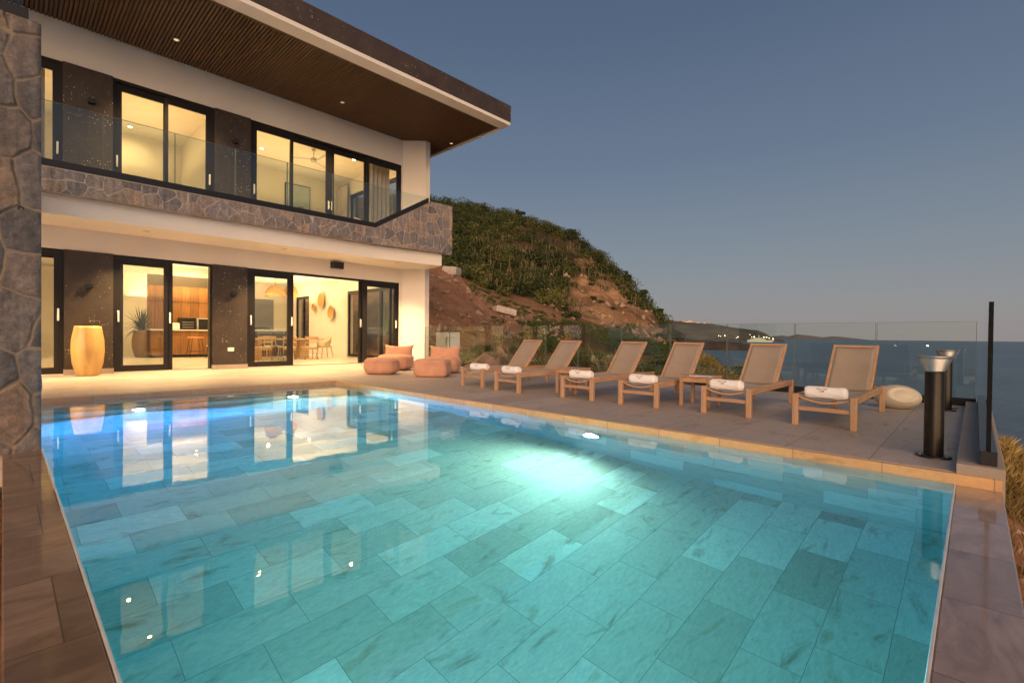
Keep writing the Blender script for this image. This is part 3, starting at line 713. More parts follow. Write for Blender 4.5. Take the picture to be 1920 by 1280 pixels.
t=thing('potted_plant','spiky leaved plant in a brown barrel pot seen through the kitchen glass door','potted plant',(3.54,22.2,.03))
MB().lathe([(.17,0),(.22,.05),(.30,.35),(.31,.6),(.26,.92),(.24,1.0),(.21,1.0),(.2,.95)],32).build('pot_body',M['clayp'],t)
M['spiky']=simple('plant_leaves',(.05,.065,.03),.6)
spiky('leaves',M['spiky'],t,.95,130,1.2,.03,3,.6)
t=thing('cactus_pot','large rough clay pot with a flat green cactus beyond the right dining door','potted plant',(10.95,17.6,-.05))
MB().lathe([(.22,0),(.28,.05),(.36,.4),(.38,.75),(.34,1.02),(.30,1.04),(.28,.98)],32).build('pot_body',M['clay'],t)
b=MB()
for (x,z,rx,rz,ry) in ((-.22,1.75,.22,.72,.09),(.3,1.85,.24,.78,.09),(.05,1.25,.26,.5,.1)): b.sphere((x*.4,-x*.9,z),(rx*.55,rx,rz),16,12)
b.build('cactus_pads',M['cactusg'],t)

# ------------------------------------------------------------------ dining room and kitchen
t=thing('dining_table','long oak dining table with block legs inside the open doors','table',(7.1,18.75,.028),0)
MB().box((-1.45,-.5,.70),(1.5,.5,.75)).build('table_top',M['dining'],t,.006)
MB().box((-1.0,-.3,0),(-.7,.3,.70)).build('leg',M['dining'],t,.006); MB().box((.65,-.3,0),(1.0,.3,.70)).build('leg',M['dining'],t,.006)
def make_chair(label):
    t=thing('dining_chair',label,'chair',(0,0,0),0,'oak dining chairs')
    for sx in (-1,1):
        MB().tube([(sx*.22,-.22,0),(sx*.215,-.2,.44),(sx*.225,-.24,.83)],[.02,.024,.018],8).build('leg',M['dining'],t)
        MB().tube([(sx*.21,.22,0),(sx*.20,.2,.44)],[.018,.022],8).build('leg',M['dining'],t)
    MB().box((-.235,-.22,.43),(.235,.24,.465)).build('seat',M['wicker'],t,.01)
    MB().box((-.25,-.255,.755),(.25,-.225,.83)).build('top_rail',M['dining'],t,.006)
    MB().box((-.21,-.235,.60),(.21,-.215,.65)).build('back_rail',M['dining'],t,.006)
    MB().box((-.2,-.21,.36),(.2,-.19,.42)).build('seat_rail',M['dining'],t,.004)
    return t
ch=make_chair('oak dining chair seen through the closed left glass leaf'); ch.location=(6.22,17.85,.028)
dup(ch,(7.03,17.85,.028),.05,'oak dining chair beside the edge of the glass leaf')
dup(ch,(7.84,17.85,.028),-.06,'oak dining chair fully visible in the open doorway')
dup(ch,(6.3,19.65,.028),math.pi,'oak dining chair across the table at its left')
dup(ch,(7.2,19.65,.028),math.pi+.1,'oak dining chair across the table near its middle')
t=thing('woven_armchair','pale woven armchair at the right end of the dining table','armchair',(8.85,18.75,.028),R(90))
b=MB()
def shell(u,v):
    a=math.pi*(u*1.25-.125); r=.27+.07*v
    return (r*math.cos(a)*1.05,-r*math.sin(a)*.9+.06,.42+.42*v*(.55+.45*math.sin(a)))
b.grid(24,8,shell); b.build('back_shell',M['wicker'],t)
MB().lathe([(.27,.40),(.29,.43),(.27,.46)],24).build('seat',M['wicker'],t)
for sx in (-1,1):
    for sy in (-1,1): MB().tube([(sx*.25,sy*.24,0),(sx*.18,sy*.17,.42)],[.014,.02],8).build('leg',M['dining'],t)
def pendant(loc,label,rz):
    t=thing('pendant_lamp',label,'pendant lamp',loc,rz,'woven leaf pendant lamps')
    def pet(u,v):
        a=2*math.pi*u; r=.33*math.sin(math.pi*.5*(.02+v*.98)); 
        return (r*math.cos(a)*1.35,r*math.sin(a)*.8,.30-.36*v*v+.07*math.sin(2*a+.6)*v)
    MB().grid(36,10,pet).build('lamp_shade',M['rattan'],t)
    MB().tube([(0,0,.28),(0,0,.80)],.006,6).build('cord',M['black'],t)
    MB().sphere((0,0,.1),.05,12,8).build('bulb',M['lamp'],t)
pendant((6.95,18.7,2.42),'wide woven leaf shaped pendant lamp behind the left dining glass',.5)
pendant((7.65,19.1,2.5),'woven pendant lamp half hidden by the door stile in the dining room',1.3)
def basket(y,z,r,label):
    t=thing('wall_basket',label,'wall basket',(9.97,y,z),0,'round rattan wall baskets')
    vs=[];fs=[];n=40
    b=MB()
    def dish(u,v):
        a=2*math.pi*u; rr=r*v; 
        return (-.03-.09*v*v,rr*math.cos(a),rr*math.sin(a))
    b.grid(40,6,dish); b.build('dish',M['rattan'],t)
    b=MB(); k=22
    for i in range(k):
        a0_,a1_=2*math.pi*(i-.42)/k,2*math.pi*(i+.42)/k
        def lob(u,v):
            a=a0_+(a1_-a0_)*u; rr=r*(.97+.20*v*math.sin(math.pi*u)**.5)
            return (-.118-.012*v,rr*math.cos(a),rr*math.sin(a))
        b.grid(6,2,lob)
    b.build('scalloped_rim',M['wicker'],t)
basket(22.06,2.16,.165,'smallest scalloped rattan basket, left of the three on the dining wall')
basket(21.3,2.47,.32,'highest scalloped rattan basket in the middle of the dining wall')
basket(20.35,1.9,.28,'lowest scalloped rattan basket nearest the side door')
t=thing('console_counter','long counter with white top and dark front behind the dining chairs','counter',(6.75,20.9,.028))
MB().box((-.3,-.2,0),(1.4,.2,1.03)).build('counter_front',M['navy'],t); MB().box((-.32,-.23,1.03),(1.42,.23,1.07)).build('counter_top',M['counter'],t)
t=thing('sofa','charcoal sofa back showing above the white counter top','sofa',(7.1,21.7,.028))
MB().box((-.55,-.12,.3),(.75,.12,1.2)).build('back_cushion',M['navy'],t,.05,3); MB().box((-.55,.12,0),(.75,.85,.5)).build('seat',M['navy'],t,.05,3)
t=thing('kitchen_island','kitchen island with upright wood boards and a white worktop','kitchen island',(4.9,21.75,.028))
MB().box((-1.2,-.2,.1),(1.3,.4,1.0)).build('front_panel',M['cabinet'],t); MB().box((-1.15,-.14,0),(1.25,.38,.1)).build('plinth',M['black'],t); MB().box((-1.25,-.28,1.0),(1.35,.45,1.045)).build('worktop',M['counter'],t,.004)
t=thing('kitchen_cabinet','tall wall of warm wood cabinet doors behind the kitchen island','cabinet',(5.2,24.2,.028))
MB().box((-1.2,0,0),(1.1,.6,2.85)).build('cabinet_doors',M['cabinet'],t); MB().box((-1.2,-.012,2.20),(1.1,-.002,2.215)).build('door_gap',M['black'],t); MB().box((-1.2,-.3,.95),(1.1,0,1.0)).build('back_worktop',M['counter'],t)
t=thing('wall_oven','black wall oven with bright rack bars behind the kitchen worktop','oven',(5.33,23.75,.95))
MB().box((-.29,0,.10),(.29,.4,.62)).build('oven_body',M['black'],t,.004)
for z in (.22,.32,.42): MB().box((-.2,-.02,z),(.2,-.005,z+.025)).build('rack_bar',M['steel'],t)
t=thing('microwave','black microwave with pale frame at the right side of the kitchen opening','microwave',(5.95,23.75,.95))
MB().box((-.28,0,.10),(.28,.4,.62)).build('microwave_frame',M['handle'],t,.004); MB().box((-.25,-.012,.13),(.22,-.001,.59)).build('microwave_door',M['black'],t)
bx=MB().box((-.16,-.1,0),(.16,.1,.24)).build('toaster',M['handle'],None,.03,3); bx.location=(4.45,21.8,1.075); tag(bx,'small pale toaster at the left of the kitchen worktop','toaster')
def stool(loc,rz,label):
    t=thing('bar_stool',label,'bar stool',loc,rz,'bar stools at the kitchen island')
    MB().box((-.22,-.2,.72),(.22,.2,.765)).build('seat',M['orange'],t,.02,2)
    for sx in (-1,1):
        for sy in (-1,1): MB().tube([(sx*.15,sy*.15,.72),(sx*.24,sy*.22,.0)],.009,6).build('leg',M['black'],t)
    b=MB()
    for a,c in (((-1,-1),(1,-1)),((1,-1),(1,1)),((1,1),(-1,1)),((-1,1),(-1,-1))): b.tube([(a[0]*.212,a[1]*.197,.24),(c[0]*.212,c[1]*.197,.24)],.007,6)
    b.build('foot_ring',M['black'],t)
stool((4.95,21.0,.028),.1,'tan seated bar stool with black wire legs at the kitchen island')
t=thing('curved_chair','pale woven chair with a curved back at the right of the kitchen opening','chair',(5.45,20.5,.028),R(100))
def cv(u,v):
    a=math.pi*(u*1.1-.05); return (.27*math.cos(a),-.27*math.sin(a)+.05,.45+.70*v*(.35+.65*math.sin(a)))
MB().grid(20,8,cv).build('back_shell',M['wicker'],t); MB().lathe([(.25,.42),(.27,.45),(.25,.48)],24).build('seat',M['wicker'],t)
for sx in (-1,1):
    for sy in (-1,1): MB().tube([(sx*.22,sy*.2,0),(sx*.17,sy*.16,.42)],.012,6).build('leg',M['black'],t)
b=MB()
for x0,x1 in ((5.15,5.85),(1.95,2.35)):
    b.box((x0,19.5,3.385),(x1,19.58,3.399))
vo=b.build('air_vent',M['black']); vo.location=(0,0,0); tag(vo,'narrow black air slots in the ground floor ceiling','air vent')
# ------------------------------------------------------------------ upper rooms
def curtain(loc,rz,w,h,label,seed):
    t=thing('curtain',label,'curtain',loc,rz,'long linen curtains')
    r=random.Random(seed); ph=r.random()*6
    def f(u,v): return (w*(u-.5),.045*math.sin(u*w*38+ph+.4*math.sin(v*3))*(.6+.4*v),h*(1-v))
    MB().grid(60,6,f).build('cloth',M['curtain'],t); MB().tube([(-w/2-.03,0,h+.02),(w/2+.03,0,h+.02)],.012,8).build('curtain_rod',M['black'],t)
curtain((9.0,15.0,3.62),0,.75,3.5,'grey linen curtain hanging inside the right end of the upper window',1)
curtain((9.8,19.2,3.62),R(90),.75,3.5,'linen curtain deeper in the upper bedroom beside the side window',2)
curtain((.40,15.0,3.62),0,.5,3.4,'pale curtain behind the upper window beside the stone pillar',3)
curtain((.25,15.1,.04),0,.5,3.1,'pale curtain behind the ground floor door beside the stone pillar',4)
t=thing('ceiling_fan','three bladed ceiling fan in the upper bedroom','ceiling fan',(7.45,16.7,7.36))
MB().lathe([(.07,-.06),(.07,0)],16).lathe([(.015,-.30),(.015,-.06)],10).build('fan_rod',M['steel'],t)
MB().lathe([(.06,-.46),(.10,-.42),(.10,-.33),(.05,-.30)],20).build('motor',M['steel'],t)
for k in range(3):
    a=.5+2.094*k; Mx=Matrix.Rotation(a,4,'Z')@Matrix.Rotation(R(12),4,'X')
    MB().box((.09,-.055,-.395),(.78,.055,-.385),Mx).build('fan_blade',M['steel'],t,.004)
t=thing('wall_picture','tall grey green painting with two dark plants in the upper bedroom','picture',(8.22,19.88,5.95))
MB().box((-.50,-.03,-1.0),(.50,.015,1.0)).build('picture_frame',M['frame'],t); MB().box((-.47,-.045,-.97),(.47,-.031,.97)).build('canvas',M['canvas'],t)
b=MB()
for cx_,cz_ in ((.12,-.05),(-.12,-.45)):
    for k in range(9):
        a=R(20+k*17.5); L=.2
        b.add([(cx_,-.047,cz_),(cx_+L*math.cos(a)-.02*math.sin(a),-.047,cz_+L*math.sin(a)+.02*math.cos(a)),(cx_+L*math.cos(a)+.02*math.sin(a),-.047,cz_+L*math.sin(a)-.02*math.cos(a))],[(0,1,2)])
    b.box((cx_-.008,-.048,cz_-.22),(cx_+.008,-.0465,cz_))
b.build('painted_plants',M['spiky'],t)
t=thing('balcony_chair','round backed woven chair on the balcony behind the glass rail','chair',(7.55,13.5,3.61),R(205))
MB().grid(22,8,lambda u,v:(.3*math.cos(math.pi*(1.1*u-.05)),-.28*math.sin(math.pi*(1.1*u-.05)),.42+.5*v*(.5+.5*math.sin(math.pi*u)))).build('back_shell',M['wicker'],t)
MB().lathe([(.28,.40),(.3,.43),(.28,.46)],24).build('seat',M['wicker'],t)
for sx in (-1,1):
    for sy in (-1,1): MB().tube([(sx*.22,sy*.2,0),(sx*.2,sy*.18,.41)],.014,6).build('leg',M['black'],t)

# ------------------------------------------------------------------ loungers and towels
def make_lounger():
    t=thing('sun_lounger','x','sun lounger',(0,0,0),0,'teak sun loungers along the pool')
    W2=.30
    for sy in (-1,1):
        y=sy*(W2-.03)
        MB().box((0,y-.03,0),(.06,y+.03,.345)).build('leg',M['teakz'],t,.006,2)
        MB().box((1.93,y-.03,0),(1.99,y+.03,.345)).build('leg',M['teakz'],t,.006,2)
        MB().box((.06,y-.016,.268),(1.93,y+.016,.345)).build('side_rail',M['teak'],t,.005,2)
    MB().box((.018,-W2+.06,.165),(.046,W2-.06,.21)).build('cross_bar',M['teaky'],t,.004)
    MB().box((1.945,-W2+.06,.26),(1.975,W2-.06,.33)).build('cross_bar',M['teaky'],t,.004)
    def bow(u,v):
        y=(u-.5)*2*(W2-.06); z=.315-.055*(1-(2*u-1)**2); a=2*math.pi*v
        return (.04+.016*math.cos(a),y,z+.013*math.sin(a))
    MB().grid(18,10,bow).build('bowed_bar',M['teaky'],t)
    def seat(u,v):
        y=(v-.5)*2*(W2-.035); s=1-(2*v-1)**2
        x=.03+u*1.27; return (x,y,.338-.05*s*(1-.35*abs(2*u-1)))
    b=MB(); b.grid(16,12,seat); so=b.build('seat_sling',M['sling'],t)
    m=so.modifiers.new('thick','SOLIDIFY'); m.thickness=.006
    # reclined back
    hx,hz,L=1.27,.315,.76; ang=R(47); c,s_=math.cos(ang),math.sin(ang)
    Mx=Matrix(((c,0,-s_,hx),(0,1,0,0),(s_,0,c,hz),(0,0,0,1)))
    for sy in (-1,1):
        y=sy*(W2-.065); MB().box((-.03,y-.017,-.018),(L,y+.017,.02),Mx).build('back_post',M['teak'],t,.006,2)
    MB().box((L-.042,-W2+.082,-.015),(L-.005,W2-.082,.018),Mx).build('back_top_rail',M['teaky'],t,.006,2)
    def bk(u,v):
        y=(v-.5)*2*(W2-.08); s=1-(2*v-1)**2; return Mx@Vector((u*(L-.05),y,.018-.02*s))
    bo=MB().grid(10,10,bk).build('back_sling',M['sling'],t); m=bo.modifiers.new('thick','SOLIDIFY'); m.thickness=.006
    b=MB()
    for sy in (-1,1): b.tube([Mx@Vector((.36,sy*(W2-.10),-.02)),(1.80,sy*(W2-.10),.30)],.006,6)
    b.tube([(1.80,-W2+.08,.30),(1.80,W2-.08,.30)],.006,6)
    b.build('support_strut',M['steel'],t)
    return t
L0=make_lounger()
lung=[(6.05,6.81,.02,'teak lounger with taupe sling nearest the terracotta beanbags'),(5.92,5.775,-.02,'teak lounger second from the beanbags, pushed close to the first one'),
 (6.03,4.395,.015,'teak lounger third from the beanbags, beside the first side table'),(6.06,3.375,.03,'teak lounger fourth from the beanbags, just before the table holding the blue magazine'),
 (6.15,2.225,.01,'teak lounger between the magazine table and the last lounger'),(6.09,1.175,-.012,'teak lounger nearest the cream egg shaped stool and bollard')]
for i,(x,y,rz,l) in enumerate(lung):
    if i==0: L0.location=(x,y,0); L0.rotation_euler=(0,0,rz); L0['label']=l
    else: dup(L0,(x,y,0),rz,l)
care=MB().box((-.022,-.045,-.001),(.022,.045,.001))

# rolled towel with two embroidered lines
def text_mesh(body,size):
    cu=bpy.data.curves.new('t','FONT'); cu.body=body; cu.size=size; cu.align_x='CENTER'; cu.align_y='CENTER'; cu.shear=.25; cu.offset=.0002; cu.resolution_u=2
    o=bpy.data.objects.new('t',cu); COL.objects.link(o); dg=bpy.context.evaluated_depsgraph_get(); dg.update()
    me=bpy.data.meshes.new_from_object(o.evaluated_get(dg)); bpy.data.objects.remove(o)
    v=[tuple(x.co) for x in me.vertices]; f=[tuple(p.vertices) for p in me.polygons]; bpy.data.meshes.remove(me); return v,f
TR,TLn=.066,.39
def make_towel():
    t=thing('rolled_towel','x','towel',(0,0,0),0,'rolled white towels on the loungers')
    b=MB(); n=44
    def rad(a,y):
        return TR*(1+.035*math.sin(3*a+1)+.02*math.sin(7*a+y*20)+.02*math.sin(y*25))
    def sk(u,v):
        a=2*math.pi*u; y=(v-.5)*TLn; e=1-.20*max(0,(abs(2*v-1)-.86)/.14)**2
        r=rad(a,y)*e; z=r*math.sin(a); return (r*math.cos(a),y,TR+max(z,-TR*.88))
    b.grid(n,26,sk)
    for s in (-1,1):
        # spiral of folded layers on each end
        def cap(u,v):
            a=2*math.pi*u; r=rad(a,s*TLn/2)*.80*v; k=(v*3.2+u)%1
            return (r*math.cos(a),s*(TLn/2-.004+.012*math.sin(k*math.pi)*(1-v*.5)),TR+max(r*math.sin(a),-TR*.88))
        b.grid(n,14,cap)
    b.build('towel_roll',M['towel'],t)
    eb=MB()
    for body,size,off in (('Apex Villa,',.025,.014),('CSM',.025,-.012)):
        vs,fs=text_mesh(body,size); out=[]
        for x,yv,_ in vs:
            a=math.pi-R(26)-(yv+off)/TR; y=-x+.03
            r=rad(a,y)+.0022
            out.append((r*math.cos(a),y,TR+r*math.sin(a)))
        eb.add(out,fs)
    eb.build('embroidery',M['thread'],t)
    return t
T0=make_towel()
tw=[(6.17,6.72,.14,'rolled white towel on the lounger nearest the beanbags'),(6.05,5.78,-.03,'rolled white towel on the second lounger from the beanbags'),
 (6.20,4.42,.05,'rolled white towel on the third lounger from the beanbags'),(6.19,3.36,.02,'rolled white towel on the lounger beside the magazine table'),
 (6.26,2.25,-.05,'rolled white towel on the lounger after the magazine table'),(6.19,1.17,.0,'rolled white towel on the lounger nearest the egg shaped stool')]
for i,(x,y,rz,l) in enumerate(tw):
    if i==0: T0.location=(x,y,.303); T0.rotation_euler=(0,0,rz); T0['label']=l
    else: dup(T0,(x,y,.303),rz,l)
# side tables
def make_table():
    t=thing('side_table','x','side table',(0,0,0),0,'teak side tables between the loungers')
    b=MB()
    for k in range(6): b.box((-.22,-.22+k*.0745,.405),(.22,-.22+k*.0745+.068,.425))
    b.build('table_top',M['teak'],t,.003)
    for sx in (-1,1):
        for sy in (-1,1): MB().box((sx*.19-.022,sy*.19-.022,0),(sx*.19+.022,sy*.19+.022,.404)).build('leg',M['teakz'],t,.004)
    MB().box((-.168,-.205,.34),(.168,-.185,.403)).box((-.168,.185,.34),(.168,.205,.403)).box((-.205,-.168,.34),(-.185,.168,.403)).box((.185,-.168,.34),(.205,.168,.403)).build('apron',M['teak'],t)
    return t
T1=make_table(); T1.location=(6.80,2.80,0); T1['label']='teak side table holding a blue magazine between two loungers'
dup(T1,(6.72,4.96,0),.0,'teak side table half hidden behind the third towel')
M['mag']=simple('blue_magazine_cover',(.05,.12,.20),.35,0,9,.5)
mg=thing('magazine','thin blue covered magazine lying on the teak side table','magazine',(6.74,2.76,.4255),.25)
MB().box((-.11,-.15,0),(.11,.15,.008)).build('pages',M['towel'],mg); MB().box((-.112,-.152,.008),(.112,.152,.0095)).build('cover',M['mag'],mg)
# ------------------------------------------------------------------ beanbags
FD=math.atan2(-.64,-.77)   # facing direction
def soft(c,s,p=3.2,sag=.0,nu=40,nv=24,seed=0,fl=0):
    r=random.Random(seed); ph=[r.uniform(0,6) for _ in range(4)]
    def f(u,v):
        a=2*math.pi*u; bb=math.pi*(v-.5)
        x,y,z=math.cos(a)*math.cos(bb),math.sin(a)*math.cos(bb),math.sin(bb)
        k=(abs(x)**p+abs(y)**p+abs(z)**p)**(-1/p)
        w=1+.018*math.sin(5*a+ph[0])*math.cos(bb)+.014*math.sin(9*a+6*v+ph[1])+.014*math.sin(7*v*3+ph[2])+.012*math.sin(14*a-9*v+ph[3])*math.sin(5*v)
        x,y,z=x*k*w,y*k*w,z*k*w
        bul=1+.05*(1-z*z)
        zz=c[2]+s[2]*z-(sag*max(0,1-x*x-y*y) if z>0 else 0)
        return (c[0]+s[0]*x*bul,c[1]+s[1]*y*bul,max(zz,0.0))
    return f
def piping(mb,c,s):
    pts=[]
    for k in range(49):
        a=2*math.pi*k/48; x,y=math.cos(a),math.sin(a); q=(abs(x)**5+abs(y)**5)**(-.2)
        pts.append((c[0]+s[0]*x*q*1.04,c[1]+s[1]*y*q*1.04,c[2]+s[2]*.72))
    mb.tube(pts,.006,6)
def pouf(loc,rz,label,seed,p):
    t=thing('pouf',label,'pouf',loc,rz,'terracotta poufs')
    MB().grid(44,26,soft((0,0,.195),(.33,.375,.205),p,.01,seed=seed)).build('cushion_body',M['bean'],t)
    b=MB(); piping(b,(0,0,.18),(.33,.375,.18)); b.build('seam',M['bean'],t)
    lp=MB().tube([(.31,-.36,.30),(.335,-.40,.25),(.32,-.385,.20)],.008,6).build('loop',M['bean'],t)
def beanbag(loc,rz,label,seed):
    t=thing('beanbag_chair',label,'beanbag',loc,rz,'terracotta beanbag chairs')
    MB().grid(44,26,soft((0,0,.215),(.42,.42,.22),4.2,.02,seed=seed)).build('seat_cushion',M['bean'],t)
    b=MB(); 
    def pil(u,v):
        y=(u-.5)*2; z=(v-.5)*2
        th=.13*max(0,(1-abs(y)**2.6))**.5*max(0,(1-abs(z)**2.6))**.5
        pin=1-.13*(1-y*y)*(z*z)          # pulled in between the corners
        pin2=1-.10*(1-z*z)*(y*y)
        return (y*.42*pin2,z*.185*(pin if z>0 else 1)+.035*(y*y)*(1 if z>0 else 0),th)
    Rm=Matrix.Rotation(R(-14),4,'Y')
    def front(u,v):
        a,bq,th=pil(u,v); return Rm@Vector((-.24 - th,a,.0+bq))+Vector((0,0,.0))
    def back(u,v):
        a,bq,th=pil(1-u,v); return Rm@Vector((-.24 + th,a,.0+bq))
    b.grid(28,18,lambda u,v:front(1-u,v)); b.grid(28,18,lambda u,v:back(1-u,v))
    bo=b.build('back_cushion',M['bean'],t,merge=True); bo.location=(.0,0,.53)
    return t
# local +x is the way the seat faces
pouf((6.40,10.48,0),FD,'rounded terracotta pouf in front of the beanbag by the door',1,4.2)
pouf((6.90,9.13,0),FD,'boxy terracotta pouf in front of the beanbag beside the loungers',5,8.0)
beanbag((7.47,11.52,0),FD,'terracotta beanbag chair nearest the dining room door',2)
beanbag((7.85,9.93,0),FD,'terracotta beanbag chair nearest the loungers and glass fence',3)
# ------------------------------------------------------------------ bollards, egg, fences
def bollard(loc,label):
    t=thing('bollard_light',label,'bollard light',loc,0,'black bollard lights on the terrace')
    MB().lathe([(.115,0),(.115,.014),(.075,.018)],36).build('base_plate',M['black'],t)
    MB().lathe([(.064,.016),(.064,.69),(.06,.695)],36).build('post',M['satin'],t)
    pr=[];k=11
    for i in range(k):
        r0=.062+(.112-.062)*i/k; z0=.697+.115*i/k; pr+=[(r0,z0),(r0+.006,z0+.0085)]
    MB().lathe(pr,40).build('ribbed_head',M['steel'],t)
    MB().lathe([(.122,.813),(.124,.818),(.118,.824)],40).build('cap',M['steel'],t)
    for a in (0,2.09,4.19):
        MB().lathe([(.008,.014),(.008,.022)],8,(.095*math.cos(a),.095*math.sin(a),0)).build('bolt',M['steel'],t)
M['matte']=simple('matt_black_seal',(.006,.006,.006),.7,0,20,.2,0,'Object',.15)
M['satin']=simple('satin_bronze_black',(.035,.028,.022),.38,.75,30,.1)
bollard((5.26,.235,0),'nearer black bollard light with a flared ribbed head by the pool corner')
bollard((8.88,.28,0),'farther black bollard light partly hidden behind the nearer one')
t=thing('egg_stool','cream egg shaped outdoor stool with a round dished face beside the last lounger','stool',(8.62,.78,0))
fdir=Vector((-.85,-.35,.38)).normalized()
def eggf(d):
    k=d.dot(fdir); return 1-.12*max(0,min(1,(k-.82)/.07))+.03*math.exp(-((k-.79)/.03)**2)
MB().sphere((0,0,.158),(.22,.27,.168),72,48,eggf).build('shell',M['egg'],t)
MB().tube([(.08,-.34,.02),(.12,-.42,.015),(.3,-.5,.012),(.6,-.62,.012)],.008,6).build('cord',M['black'],t)

fz0,fz1=.09,1.23
def pane_edge(p,x0,x1,y0,y1,z0,z1):
    MB().box((x0,y0,z0),(x1,y0+.006,z1)).box((x0,y1-.006,z0),(x1,y1,z1)).box((x0,y0+.006,z1),(x1,y1-.006,z1+.003)).build('polished_edge',M['edge'],p)
fy=[-.02,1.16,2.33,3.5,4.67,5.85,7.05,8.08,9.42,10.72,12.02,13.3]
F=thing('glass_fence','frameless glass fence along the terrace edge behind the loungers','glass fence')
MB().box((9.69,-.02,0.001),(9.81,13.3,.115)).build('base_rail',M['black'],F)
for k in range(len(fy)-1): pane_edge(MB().box((9.744,fy[k]+.012,fz0),(9.756,fy[k+1]-.012,fz1)).build('pane',M['fglass'],F),9.743,9.757,fy[k]+.006,fy[k+1]-.006,fz0,fz1)
F=thing('glass_fence','short glass fence on the low curb at the right edge, seen edge on','glass fence')
MB().box((4.80,-.125,.071),(9.68,-.035,.17)).build('base_rail',M['black'],F,.003)
for k in range(4):
    x0=4.86+k*1.21; MB().box((x0,-.087,.15),(x0+1.19,-.072,fz1)).build('pane',M['fglass'],F)
MB().box((4.84,-.092,.15),(4.860,-.066,fz1)).build('edge_strip',M['matte'],F)

